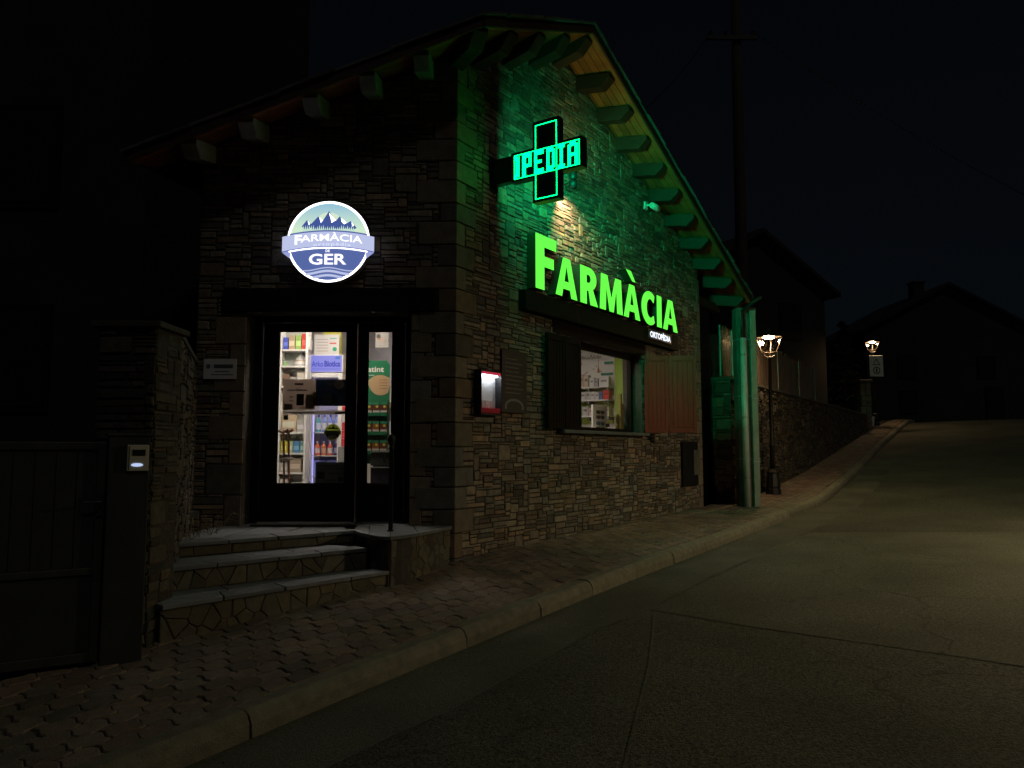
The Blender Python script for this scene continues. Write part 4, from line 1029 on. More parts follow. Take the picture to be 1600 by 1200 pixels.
# wire fence on the wall and reed screen behind it
fe = thing('wire_fence', 'chain-link fence with thin posts on top of the retaining wall', 'fence', FRW(1, -.2, 1.4))
def chain(fr, L, z0, z1, p=.055):
    m = MB(); H = z1-z0; k = -H
    while k < L:
        for sgn in (1, -1):
            a0, a1 = (k, k+H) if sgn > 0 else (k+H, k); c0, c1 = z0, z1
            lo, hi = sorted((a0, a1))
            if hi <= 0 or lo >= L: continue
            def cl(a): return max(0, min(L, a))
            f = lambda a: c0+(a-a0)/(a1-a0)*(c1-c0)
            x0, x1 = cl(a0), cl(a1); m.tube([fr(x0, 0, f(x0)), fr(x1, 0, f(x1))], .0022, 3, caps=False)
        k += p
    return m
tag(chain(FRW.at(0, -.2, 0), 9.0, 1.41, 2.35).build('wire_mesh', M['galv'], fe, fix=False), kind='stuff')
for a in (.05, 2.3, 4.6, 6.9, 9.0): m = MB(); m.tube([FRW(a, -.2, 1.38), FRW(a, -.2, 2.42)], .022, 8); m.build('fence_post', M['galv'], fe)
f2 = thing('passage_fence', 'chain-link panel closing the dark passage behind the pillar', 'fence', (3.75, 14.9, -1.0))
FG = Fr((3.25, 14.9, 0), (1, 0, 0), (0, -1, 0))
tag(chain(FG, 1.05, 1.2, 2.3).build('wire_mesh', M['galv'], f2, fix=False), kind='stuff')
for a in (0.0, 1.05): m = MB(); m.tube([FG(a, 0, -1.05), FG(a, 0, 2.35)], .02, 8); m.build('fence_post', M['galv'], f2)
m = MB(); m.box(FG, .02, 1.03, -.02, .02, -1.05, 1.19); m.build('sheet_panel', M['gatedark'], f2)
re = thing('reed_screen', 'brown reed screening lit by the lamp behind the wire fence', 'screen', FRW(3, -.4, 1.38))
m = MB(); a = .6
while a < 9:
    r = random.uniform(.006, .011); h = random.uniform(2.25, 2.5); x = random.uniform(-.01, .01); br = random.uniform(.5, 1.3)
    m.tube([FRW(a, -.30+x, 1.36), FRW(a+random.uniform(-.01, .01), -.30+x*2, h)], r, 4, (br, br*.96, br*.9)); a += r*1.7
tag(m.build('reeds', M['reed'], re), kind='stuff')
for z in (1.6, 2.1): m = MB(); m.tube([FRW(.6, -.285, z), FRW(9, -.285, z)], .004, 4); m.build('binding_wire', M['galv'], re)

# ------------------------------------------------------------------ street lamps
def street_lamp(x, y, z0, h, label, group='street lanterns along the road', rot=0.3, lm='lamp'):
    t = thing('street_lamp', label, 'street lamp', (x, y, z0), group)
    o = Vector((x, y, z0))
    m = MB(); m.lathe(o, [(.16, -.05), (.16, .05), (.14, .08), (.15, .11), (.13, .30), (.115, .36), (.12, .40), (.07, .46)], 10); m.build('lamp_base', M['iron'], t)
    hl = h-.62
    m = MB(); m.lathe(o, [(.055, .44), (.048, .9), (.058, .93), (.058, .96), (.044, 1.0), (.034, hl-.06), (.05, hl-.04), (.05, hl), (.02, hl+.01)], 12); m.build('lamp_post', M['iron'], t, smooth=True)
    ca, sa = math.cos(rot), math.sin(rot); X = Vector((ca, sa, 0)); Y = Vector((-sa, ca, 0)); f = Fr(o+Vector((0, 0, hl)), X, Y)
    m = MB()
    for i in range(4):
        a, b = [(1, 1), (1, -1), (-1, -1), (-1, 1)][i]
        m.tube([f(a*.03, b*.03, .0), f(a*.075, b*.075, .03), f(a*.075, b*.075, .10)], .008, 5)
    m.build('cradle', M['lampiron'], t)
    lo_, hi_, z1, z2 = .105, .195, .10, .43
    m = MB(); c4 = [(1, 1), (1, -1), (-1, -1), (-1, 1)]
    for i in range(4):
        a, b = c4[i]; a2, b2 = c4[(i+1) % 4]
        m.tube([f(a*lo_, b*lo_, z1), f(a*hi_, b*hi_, z2)], .012, 6); m.tube([f(a*lo_, b*lo_, z1), f(a2*lo_, b2*lo_, z1)], .012, 6); m.tube([f(a*hi_, b*hi_, z2), f(a2*hi_, b2*hi_, z2)], .013, 6)
    m.build('lantern_frame', M['lampiron'], t)
    for i in range(4):
        a, b = c4[i]; a2, b2 = c4[(i+1) % 4]; m = MB(); e = .985
        m.add([f(a*lo_*e, b*lo_*e, z1), f(a2*lo_*e, b2*lo_*e, z1), f(a2*hi_*e, b2*hi_*e, z2), f(a*hi_*e, b*hi_*e, z2)], [(0, 1, 2, 3)]); m.build('lantern_pane', M['lglass'], t, fix=False)
    m = MB(); v = [f(a*.215, b*.215, z2+.012) for a, b in c4]+[f(a*.12, b*.12, z2+.10) for a, b in c4]+[f(a*.06, b*.06, z2+.115) for a, b in c4]
    m.add(v, [(0, 1, 2, 3), (8, 9, 10, 11)]+[(i, (i+1) % 4, 4+(i+1) % 4, 4+i) for i in range(4)]+[(4+i, 4+(i+1) % 4, 8+(i+1) % 4, 8+i) for i in range(4)])
    m.lathe(f(0, 0, z2+.11), [(.05, 0), (.055, .02), (.02, .04), (.028, .06), (.006, .09)], 8); m.build('lantern_roof', M['iron'], t)
    m = MB(); m.lathe(f(0, 0, z2-.03), [(.11, 0), (.11, .02)], 20); m.build('lamp_disc', M[lm], t)
    return t
M['lampiron'] = mat('lantern_iron', (.045, .036, .03), .45, metal=.2)
street_lamp(5.40, 16.0, -.83, 3.42, 'nearest lit street lantern, right behind the pale pillar')
street_lamp(14.66, 31.0, 1.08, 3.55, 'farthest lit street lantern up the road, above the pale board')
street_lamp(9.2, 7.6, zroad(11.5, 7.0)+.14, 3.45, 'assumed out-of-view lit street lantern on the opposite pavement across the road', lm='lamp_assumed')  # assumed lantern outside the view, placed to light road and street wall
# sign board on the far lamp, gate pier, bucket
bs = thing('notice_board_sign', 'pale rectangular board with two dark symbols on the far lamp post', 'sign', (14.72, 30.9, 1.1))
FB = Fr((14.72, 30.85, 0), (1, 0, 0), (0, -1, 0))
m = MB(); m.box(FB, -.28, .28, -.015, .015, 3.0, 3.86); m.build('board', M['paint'], bs, bevel=.02)
m = MB()
for i in range(3):
    p = [(0, 3.74), (-.16, 3.47), (.16, 3.47)]; a, b = p[i], p[(i+1) % 3]; c_ = (0, 3.56)
    ia, ib = [(c_[0]+(q[0]-c_[0])*.7, c_[1]+(q[1]-c_[1])*.7) for q in (a, b)]; m.prism(FB, [a, b, ib, ia], .0155, .018, (.06, .06, .07))
for i in range(16):
    a, b = 2*math.pi*i/16, 2*math.pi*(i+1)/16; m.prism(FB, [(.15*math.cos(a), 3.25+.15*math.sin(a)), (.15*math.cos(b), 3.25+.15*math.sin(b)), (.11*math.cos(b), 3.25+.11*math.sin(b)), (.11*math.cos(a), 3.25+.11*math.sin(a))], .0155, .018, (.06, .06, .07))
m.box(FB, -.03, .03, .0155, .018, 3.17, 3.33, (.06, .06, .07)); m.build('symbols', M['paint'], bs)
m = MB(); m.box(FB, -.04, .04, -.15, -.015, 3.3, 3.34); m.box(FB, -.04, .04, -.15, -.015, 3.6, 3.64); m.build('bracket', M['iron'], bs)
gp = thing('gate_pier', 'stone gate pier with cap catching lamp light beside the far lantern', 'pier', (13.78, 30.0, .8))
FX = Fr((13.78, 30.0, 0), (1, 0, 0), (0, -1, 0))
z = .7
while z < 2.55:
    h = random.uniform(.16, .28); m = MB(); br = random.uniform(.7, 1.2); j = random.uniform(-.02, .02); m.box(FX, -.20+j, .0+j*.5, -.2, .2+j, z, z+h-.01, (br, br*.95, br*.88)); m.box(FX, .004+j*.5, .20+j, -.2, .2-j, z, z+h-.01, (br*.9, br*.9, br*.85)); m.build('pier_stone', M['quoin'], gp, bevel=.012); z += h
m = MB(); m.box(FX, -.26, .26, -.26, .26, z, z+.09); m.build('pier_cap', M['quoin'], gp, bevel=.02)
bk = thing('litter_bucket', 'small pale bin at the foot of the far lantern', 'bin', (14.35, 30.7, 1.03))
m = MB(); m.lathe((14.35, 30.7, 1.0), [(.10, 0), (.13, .34), (.145, .35), (.145, .38), (.11, .38), (.09, .06)], 12); m.build('bin_body', M['white'], bk, smooth=False)

# utility pole and cables
up = thing('utility_pole', 'tall timber utility pole behind the pharmacy eave', 'utility pole', (5.45, 17.9, -.6))
m = MB(); m.tube([(5.45, 17.9, -.8), (5.45, 17.9, 5), (5.46, 17.9, 12.0)], [.16, .14, .11], 12); m.build('pole', M['polewood'], up, smooth=True)
m = MB(); m.box(Fr((5.46, 17.75, 0), (1, 0, 0), (0, -1, 0)), -.75, .45, -.04, .04, 9.9, 10.0); m.build('cross_arm', M['iron'], up)
for x in (-.65, -.3, .35): m = MB(); m.lathe((5.46+x, 17.75, 10.0), [(.02, 0), (.045, .03), (.035, .06), (.05, .09), (.02, .12)], 8); m.build('insulator', M['iron'], up)
def cable(a, b, sag, label):
    pts = [Vector(a).lerp(Vector(b), i/16)-Vector((0, 0, sag*4*(i/16)*(1-i/16))) for i in range(17)]
    m = MB(); m.tube(pts, .012, 5); tag(m.build('overhead_cable', M['black'], loc=a), label, 'cable')
cable((4.81, 17.75, 10.1), (1.2, 15.5, 6.2), .5, 'thin overhead cable falling from the pole towards the pharmacy roof')
cable((5.81, 17.75, 10.1), (21.5, 20.0, 3.6), .8, 'thin overhead cable crossing the sky to the right of the pole')

# ------------------------------------------------------------------ left side: gate, post, intercom, pier, side wall
Gx = Vector((.86, .51, 0)).normalized(); Gn = Vector((Gx.y, -Gx.x, 0)); FGt = Fr((-2.70, 5.13, 0), -Gx, Gn)        # a runs left along the gate
gate = thing('metal_gate', 'dark green sheet-metal gate at the left edge of the street', 'gate', (-3.2, 4.9, -1.4))
def zg(p): t, q = to_tq((p.x, p.y)); return zwalk(t+S0, max(q, 0))
zb_ = zg(FGt(.6, 0, 0))+.05
m = MB()
for a0, a1, c0, c1 in ((0, .05, zb_, .06), (1.70, 1.75, zb_, .06), (.05, 1.70, .01, .06), (.05, 1.70, zb_, zb_+.06), (.05, 1.70, -.80, -.755)): m.box(FGt, a0, a1, -.025, .025, c0, c1)
m.build('gate_frame', M['gate'], gate, bevel=.004)
for a in range(14):
    m = MB(); m.box(FGt, .052+a*.1175, .052+(a+1)*.1175-.008, -.012, .008, -.752, .008); m.build('gate_slat', M['gatedark'], gate)
m = MB(); m.box(FGt, .052, 1.698, -.012, .008, zb_+.062, -.802); m.build('gate_sheet', M['gatedark'], gate)
m = MB(); m.box(FGt, .0, .04, .026, .045, -.42, -.28); m.tube([FGt(.02, .04, -.33), FGt(.02, .08, -.33), FGt(.12, .085, -.33)], .008, 6); m.build('gate_latch', M['iron'], gate)
gpst = thing('gate_post', 'dark box-section gate post carrying the intercom', 'post', (-2.56, 5.2, -1.37))
FI = Fr((-2.555, 5.15, 0), Gx, Gn)
m = MB(); m.box(FI, -.125, .125, -.20, .0, zg(FI(0, 0, 0))-.05, .10); m.build('post_box', M['gatedark'], gpst, bevel=.006)
m = MB(); m.box(FI, -.135, .135, -.21, .01, .101, .118); m.build('post_cap', M['gate'], gpst, bevel=.003)
ic = thing('intercom', 'beige door intercom with lit blue-white button on the gate post', 'intercom', FI(.055, 0, -.045))
FIc = FI.at(.05, 0, -.045)
m = MB(); m.box(FIc, -.066, .066, .001, .028, -.087, .087); m.build('faceplate', mat('beige_plastic', (.60, .57, .42), .5), ic, bevel=.005)
m = MB(); m.box(FIc, -.035, .045, .0282, .031, .015, .055); m.build('screen', M['black'], ic)
m = MB(); m.prism(FIc, [(.036*math.cos(2*math.pi*i/16)-.004, .0115*math.sin(2*math.pi*i/16)-.046) for i in range(16)], .0282, .032); m.build('call_button', M['button'], ic)
m = MB(); m.box(FIc, -.055, -.050, .0282, .030, -.08, .08); m.build('trim_line', M['black'], ic)

def rubble_block(name, label, cat, fr_list, core_fn, coping=None):
    t = thing(name, label, cat, fr_list[0][0](0, 0, -1.3)); mc = MB(); core_fn(mc); cobj = mc.build('wall_core', M['mortar'], t)
    for fr, a1, c0, c1 in fr_list:
        for r in pack(0, a1, c0, c1, [], .12):
            mm = MB(); mm.stone(fr, outline(*r), -.03, random.uniform(0, .02), .008, tint_stone(), .04)
            if mm.f: mm.build('stone', M['shadestone'], cobj)
    if coping: coping(t)
    return t
FPl = Fr((-2.97, 5.46, 0), (1, 0, 0), (0, -1, 0)); FPs = Fr((-2.545, 5.46, 0), Vector((-.03, 1, 0)).normalized(), (1, 0, 0))
def cop(t): m = MB(); m.box(FPl, -.04, .465, -.47, .04, .885, .93, (.8, .8, .8)); m.build('pier_cap', M['shadestone'], t, bevel=.01)
rubble_block('stone_pier', 'square dry-stone pier behind the gate post', 'pier', [(FPl, .425, -1.45, .88), (FPs, .43, -1.45, .88)], lambda m: m.box(FPl, .01, .42, -.42, -.012, -1.6, .884), cop)
pa2, pb2 = Vector((-2.52, 5.53, 0)), Vector((-2.99, 6.60, 0)); pc2 = Vector((-3.36, 8.16, 0))
Xs = (pc2-Vector((-2.60, 5.92, 0))).normalized(); Ns = Vector((Xs.y, -Xs.x, 0)); FSd = Fr((-2.60, 5.92, 0), Xs, Ns); LS = (pc2-Vector((-2.60, 5.92, 0))).length
def cop2(t):
    a = 0
    while a < LS-.05: w = random.uniform(.3, .5); m = MB(); m.box(FSd, a+.003, min(a+w, LS)-.003, -.26, .02, .905, .945+random.uniform(0, .015), (.85, .85, .85)); m.build('coping_stone', M['shadestone'], t, bevel=.008); a += w
rubble_block('side_wall', 'dry-stone garden wall running back beside the steps', 'wall', [(FSd, LS, -1.4, .90)], lambda m: m.box(FSd, 0, LS, -.25, -.012, -1.6, .903), cop2)
dp2 = thing('dry_weed', 'straggly dry weed at the left end of the landing', 'plant', (-2.98, 7.2, Z1))
m = MB()
for k in range(38):
    a = random.uniform(0, 6.28); r = random.uniform(.08, .32); h = random.uniform(.03, .2); b = Vector((-2.92+random.uniform(-.08, .12), 7.15+random.uniform(-.35, .35), Z1))
    m.tube([b, b+Vector((math.cos(a)*r*.5, math.sin(a)*r*.5, h)), b+Vector((math.cos(a)*r, math.sin(a)*r, h*.7))], [.003, .002, .001], 3)
tag(m.build('stems', M['dry'], dp2, fix=False), kind='stuff')

# ------------------------------------------------------------------ dark houses and trees around
def house(name, label, fr, w, d, z0, ze, zr_, roofover=.5, wins=(), chimney=None, matw='plainhouse'):
    t = thing(name, label, 'house', fr(w/2, -d/2, z0))
    m = MB(); m.prism(fr, [(0, z0), (w, z0), (w, ze), (w/2, zr_), (0, ze)], -d, 0); m.build('house_wall', M[matw], t)
    k = (zr_-ze)/(w/2)
    m = MB()
    for sgn in (-1, 1):
        p = [(w/2, zr_+.05), (w/2+sgn*(w/2+roofover), ze-k*roofover+.05), (w/2+sgn*(w/2+roofover), ze-k*roofover+.22), (w/2, zr_+.24)]; m.prism(fr, p, -d-.4, .4)
    ro = m.build('house_roof', M['house_roof'], t)
    if chimney: m = MB(); a, b, h = chimney; m.box(fr, a-.35, a+.35, b-.35, b+.35, ze, h); m.box(fr, a-.42, a+.42, b-.42, b+.42, h, h+.12); m.build('chimney', M['house_roof'], ro)
    for (a, c, ww, hh) in wins:
        m = MB(); m.box(fr, a-.08, a+ww+.08, .0, .04, c-.08, c+hh+.08); wo = m.build('house_window', M['wood'], t)
        m = MB(); m.box(fr, a, a+ww, .041, .05, c, c+hh); m.build('window_pane', M['black'], wo)
    return t
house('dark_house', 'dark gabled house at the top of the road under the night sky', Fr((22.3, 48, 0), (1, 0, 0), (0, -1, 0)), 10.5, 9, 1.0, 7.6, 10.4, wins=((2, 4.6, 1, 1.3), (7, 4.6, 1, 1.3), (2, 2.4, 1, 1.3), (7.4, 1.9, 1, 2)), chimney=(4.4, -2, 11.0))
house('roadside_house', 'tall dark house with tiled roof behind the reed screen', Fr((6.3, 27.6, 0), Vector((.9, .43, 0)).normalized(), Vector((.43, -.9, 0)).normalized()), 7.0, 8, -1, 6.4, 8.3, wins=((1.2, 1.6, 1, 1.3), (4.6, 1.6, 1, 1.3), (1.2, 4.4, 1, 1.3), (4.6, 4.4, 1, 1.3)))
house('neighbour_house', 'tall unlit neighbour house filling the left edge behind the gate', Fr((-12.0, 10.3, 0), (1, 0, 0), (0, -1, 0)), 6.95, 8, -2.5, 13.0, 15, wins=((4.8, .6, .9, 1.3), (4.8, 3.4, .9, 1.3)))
def conifer(x, y, z0, h, label):
    t = thing('conifer_tree', label, 'tree', (x, y, z0)); o = Vector((x, y, z0))
    m = MB(); m.tube([o, o+Vector((.05, 0, h*.5)), o+Vector((0, 0, h))], [h*.025, h*.016, .02], 8); m.build('trunk', M['bark'], t)
    m = MB(); n = 0
    for k in range(150):
        f = random.random()**.8; z = h*(.12+.86*f); rr_ = (1-f)*h*.24+.15; a = random.uniform(0, 6.28); ln = rr_*random.uniform(.55, 1.1)
        b = o+Vector((0, 0, z)); e = b+Vector((math.cos(a)*ln, math.sin(a)*ln, -ln*random.uniform(.15, .4))); br = random.uniform(.6, 1.3)
        for j in range(14):
            q = b.lerp(e, .15+.85*random.random()); u_ = Vector((random.uniform(-1, 1), random.uniform(-1, 1), random.uniform(-.7, .3)))*.22; w_ = Vector((random.uniform(-1, 1), random.uniform(-1, 1), random.uniform(-.5, .5)))*.10
            m.add([q-u_, q+w_, q+u_, q-w_], [(0, 1, 2, 3)], (br, br, br))
    m.build('crown', M['needle'], t, fix=False)
conifer(12.2, 33.0, .2, 7.4, 'dark conifer beside the tall house up the road')
conifer(16.5, 38.0, 1.5, 5.0, 'small dark conifer left of the gabled house')

# ------------------------------------------------------------------ inside the shop
G_SH = 'goods on the white shelf behind the door'
def box_thing(name, label, cat, x0, x1, y0, y1, z0, z1, col, group=None, band=None, mt='gloss', lid=None):
    t = thing(name, label, cat, ((x0+x1)/2, y0, z0), group); f = Fr(((x0+x1)/2, y0, z0), (1, 0, 0), (0, -1, 0)); w, d, h = (x1-x0)/2, y1-y0, z1-z0
    m = MB(); m.box(f, -w, w, -d, 0, 0, h, col); m.build('carton', M[mt], t, bevel=.003)
    if band:
        m = MB(); m.box(f, -w*.8, w*.8, .001, .0022, h*band[0], h*band[1], band[2]); m.build('label_print', M[mt], t)
    return t
def bottle(label, x, y, z, r, h, col, cap=(.85, .85, .85), group=None, cat='bottle', lab=(.85, .85, .88)):
    t = thing('bottle', label, cat, (x, y, z), group)
    m = MB(); m.lathe((x, y, z), [(r*.9, 0), (r, .01), (r, h*.62), (r*.8, h*.72), (r*.36, h*.8), (r*.36, h*.86)], 12, col); m.build('flask', M['gloss'], t, smooth=True)
    m = MB(); m.lathe((x, y, z+h*.86), [(r*.45, 0), (r*.45, h*.14)], 10, cap); m.build('cap', M['gloss'], t)
    m = MB(); m.lathe((x, y, z+h*.15), [(r*1.02, 0), (r*1.02, h*.38)], 12, lab); m.build('label_print', M['gloss'], t)
    return t
for i, (x, y, lx, ly) in enumerate(((-2.15, 8.95, 1.45, .26), (-2.4, 9.75, .5, .16), (.45, 11.75, 1.1, .2), (.1, 14.4, 1.0, .2))):  # unseen strips, assumed from the lit shop interior
    t = thing('assumed_ceiling_light', ['assumed lit ceiling strip just inside the shop door', 'assumed lit ceiling strip above the drinks cooler', 'assumed lit ceiling strip behind the shop window', 'assumed lit ceiling strip deep inside the shop'][i], 'ceiling light', (x, y, 1.95), 'shop ceiling lights')
    m = MB(); m.box(FW, x-lx/2, x+lx/2, y-ly/2, y+ly/2, 1.91, 1.949); m.build('housing', M['white'], t); m = MB(); m.box(FW, x-lx/2+.02, x+lx/2-.02, y-ly/2+.02, y+ly/2-.02, 1.905, 1.9095); m.build('diffuser', M['ceil_light'], t)
# white shelving unit
sh = thing('shelving_unit', 'tall white shelving unit seen through the left of the door', 'shelves', (-2.85, 10.05, -.8))
X0, X1, Y0, Y1 = -3.01, -2.655, 9.9, 10.08
m = MB(); m.box(FW, X1-.025, X1, Y0, Y1, -.8, 1.60); m.build('side_panel', M['white'], sh); m = MB(); m.box(FW, X0-.0, X0+.02, Y0, Y1, -.8, 1.60); m.build('side_panel', M['white'], sh)
m = MB(); m.box(FW, X0+.021, X1-.026, Y1-.015, Y1, -.8, 1.60); m.build('back_panel', mat('grey_back', (.38, .40, .37), .6), sh)
lev = [-.52, -.27, -.02, .245, .84, 1.105, 1.32]
for z in lev: m = MB(); m.box(FW, X0+.021, X1-.026, Y0, Y1-.016, z-.022, z); m.build('shelf', M['white'], sh)
rows = [(.84, [('dark bronze', (.20, .12, .08), .09, .16), ('silver', (.5, .5, .5), .08, .12), ('ivory', (.7, .64, .52), .10, .18)], 'third'), (1.32, [('blue', (.06, .10, .55), .06, .16), ('tan', (.52, .38, .24), .08, .19), ('green', (.30, .48, .12), .075, .19), ('red', (.68, .04, .03), .05, .21), ('white', (.75, .73, .7), .05, .14)], 'top'),
        (.245, [('cream', (.66, .52, .34), .19, .23), ('white and dark', (.55, .53, .50), .10, .16)], 'middle'),
        (-.02, [('yellow', (.62, .52, .05), .085, .15), ('pale green', (.55, .66, .35), .06, .15), ('blue', (.10, .28, .55), .08, .15), ('teal', (.18, .36, .33), .075, .15)], 'lower'),
        (-.27, [('pale', (.62, .58, .52), .09, .12), ('brown', (.42, .34, .26), .17, .18)], 'second lowest'), (-.52, [('white', (.7, .68, .66), .12, .17), ('grey-white', (.62, .62, .6), .15, .12)], 'lowest')]
for z, items, nm in rows:
    x = X0+.03
    for cn, c_, w, h in items:
        box_thing('carton_box', '%s carton on the %s shelf behind the shop door' % (cn, nm), 'box', x, x+w, Y0+.03, Y0+.15, z, z+h, c_, G_SH, (.25, .6, tuple(min(.85, k*1.7+.1) for k in c_))); x += w+.008
box_thing('teal_card', 'small teal card standing on the cream carton', 'box', X0+.05, X0+.12, Y0+.03, Y0+.039, .40, .47, (.03, .32, .26), G_SH)
sd = thing('soap_stack', 'white towel parcel tied with a bow on the second shelf', 'parcel', (-2.77, 10.0, 1.105))
m = MB(); m.lathe((-2.77, 10.02, 1.105), [(.09, 0), (.095, .03), (.07, .07), (.06, .11), (.03, .14), (.015, .17), (.03, .19)], 14, (.8, .78, .76)); m.build('parcel', M['gloss'], sd, smooth=True); m = MB(); m.lathe((-2.77, 10.02, 1.165), [(.075, 0), (.075, .02)], 14, (.6, .45, .3)); m.build('ribbon', M['gloss'], sd)
box_thing('tin', 'small green tin left on the second shelf', 'tin', X0+.03, X0+.065, Y0+.05, Y0+.1, 1.105, 1.165, (.3, .55, .2), G_SH)
# drinks cooler with lit header
fg = thing('display_cooler', 'white glass-door cooler with violet lit ArkoBiotics header', 'cooler', (-2.5, 10.4, -.8))
f0, f1, fy, fb = -2.735, -2.275, 10.3, 10.75
m = MB(); m.box(FW, f0, f0+.05, fy, fb, -.8, 1.05); m.box(FW, f1-.05, f1, fy, fb, -.8, 1.05); m.box(FW, f0+.05, f1-.05, fb-.03, fb, -.8, 1.05); m.box(FW, f0+.05, f1-.05, fy, fb-.03, -.8, -.62); m.box(FW, f0+.05, f1-.05, fy, fb-.03, .99, 1.05); m.build('cooler_body', M['white'], fg, bevel=.004)
m = MB(); m.box(FW, f0, f1, fy-.02, fb, 1.055, 1.295); m.build('header_box', M['white'], fg, bevel=.008)
ff = Fr((-2.505, fy-.021, 0), (1, 0, 0), (0, -1, 0))
m = MB(); m.box(ff, -.215, .215, 0, .004, 1.065, 1.285); m.build('header_panel', M['header'], fg)
m = MB(); put_text(m, ff, 'Arko', -.112, 1.165, .0055, .105, srgb(44, 52, 182), .002, wid=.155); put_text(m, ff, 'Biotics', .085, 1.168, .0055, .105, srgb(38, 46, 178), .005, wid=.215)
m.box(ff, -.19, .19, .0045, .0052, 1.098, 1.106, srgb(80, 84, 200)); m.box(ff, .125, .19, .0045, .0052, 1.235, 1.27, srgb(40, 110, 200)); m.build('lettering', M['signprint'], fg, fix=False)
m = MB(); m.box(FW, f0+.06, f0+.066, fy+.05, fy+.06, -.6, .98); m.box(FW, f1-.066, f1-.06, fy+.05, fy+.06, -.6, .98); m.build('light_strip', M['cooltube'], fg)
m = MB(); m.box(FW, f0+.06, f1-.06, fb-.032, fb-.031, -.6, .98); m.build('cooler_lining', mat('violet_lining', (.55, .55, .8), .5), fg)
m = MB()
for z in (.255, -.055, -.33): m.box(FW, f0+.055, f1-.055, fy+.04, fb-.04, z-.012, z)
m.build('cooler_shelf', M['white'], fg)
m = MB(); m.box(ff, -.23, -.175, .002, .03, -.62, 1.045); m.box(ff, .175, .23, .002, .03, -.62, 1.045); m.box(ff, -.174, .174, .002, .03, -.62, -.56); m.box(ff, -.174, .174, .002, .03, .985, 1.045); cd = m.build('cooler_door', M['white'], fg, bevel=.004)
m = MB(); m.box(ff, -.175, .175, .010, .014, -.56, .985); m.build('door_pane', M['glass'], cd)
G_C = 'bottles in the cooler'
for i, (c_, cap) in enumerate((((.1, .5, .5), (.1, .1, .4)), ((.25, .35, .75), (.1, .15, .6)), ((.2, .3, .8), (.1, .1, .5)), ((.3, .4, .8), (.2, .2, .7)))):
    bottle('%s bottle on the upper cooler shelf' % ['teal-labelled', 'pale blue', 'deep blue', 'sky blue'][i], f0+.11+i*.08, fy+.14, .255, .033, .24, c_, cap, G_C)
for i in range(4):
    c_ = [(.85, .16, .04), (.80, .20, .05), (.75, .10, .05), (.05, .06, .14)][i]
    bottle('%s bottle on the lower cooler shelf' % ['bright orange', 'orange and white', 'red', 'dark'][i], f0+.10+i*.085, fy+.14, -.055, .034, .19, c_, (.8, .8, .8), G_C, lab=[(.9, .75, .6), (.9, .5, .3), (.8, .7, .6), (.4, .4, .5)][i])
for i in range(2): box_thing('carton_box', ['left', 'right'][i]+' pale blue carton in the bottom of the cooler', 'box', f0+.07+i*.17, f0+.22+i*.17, fy+.1, fy+.3, -.33, -.12, (.45, .50, .85), 'cartons in the cooler')
# board above the cooler
pb_ = thing('counter_card', 'white promotional card with green seal standing on the cooler', 'card', (-2.5, 10.42, 1.296))
fc = Fr((-2.53, 10.40, 1.297), (1, 0, 0), (0, -1, 0))
m = MB(); m.box(fc, -.17, .17, -.006, 0, 0, .29, (.8, .78, .76)); m.build('card', M['gloss'], pb_)
m = MB()
for k in range(5): m.box(fc, -.14, .02, .0005, .0018, .06+k*.04, .07+k*.04, (.5, .40, .40))
m.box(fc, .04, .13, .0005, .0018, .16, .18, (.75, .15, .12)); m.box(fc, .04, .14, .0005, .0018, .23, .245, (.2, .55, .4)); m.prism(fc, [(.11+.03*math.cos(2*math.pi*i/14), .09+.03*math.sin(2*math.pi*i/14)) for i in range(14)], .0005, .002, (.02, .42, .22)); m.build('print', M['gloss'], pb_)
ys_ = thing('yellow_card', 'yellow strip card above the white promotional card', 'card', (-2.47, 10.5, 1.59)); m = MB(); m.box(FW, -2.60, -2.35, 10.48, 10.50, 1.297, 1.66, (.72, .70, .05)); m.build('card', M['gloss'], ys_)
wp = thing('wooden_upright', 'orange-brown wooden upright right of the cooler', 'post', (-2.2, 10.7, -.8)); m = MB(); m.box(FW, -2.27, -2.13, 10.6, 10.7, -.8, 1.9, (.55, .20, .06)); m.build('upright', M['paint'], wp)
for i in range(5): box_thing('carton_box', ['topmost', 'second', 'third', 'fourth', 'lowest'][i]+' red carton in the stack right of the cooler', 'box', -2.20, -2.06, 9.95, 10.1, .06+i*.105+(0), .06+i*.105+.10, (.70, .05, .06) if i != 3 else (.75, .70, .68), 'cartons stacked right of the cooler')
st_ = thing('low_cabinet', 'dim grey cabinet below the red cartons', 'cabinet', (-2.13, 10.0, -.8)); m = MB(); m.box(FW, -2.24, -2.02, 9.92, 10.2, -.8, .055, (.25, .25, .24)); m.build('cabinet', M['paint'], st_); m = MB(); m.box(FW, -2.22, -2.04, 9.915, 9.9195, -.75, .02, (.3, .3, .29)); m.build('cabinet_door', M['paint'], st_)
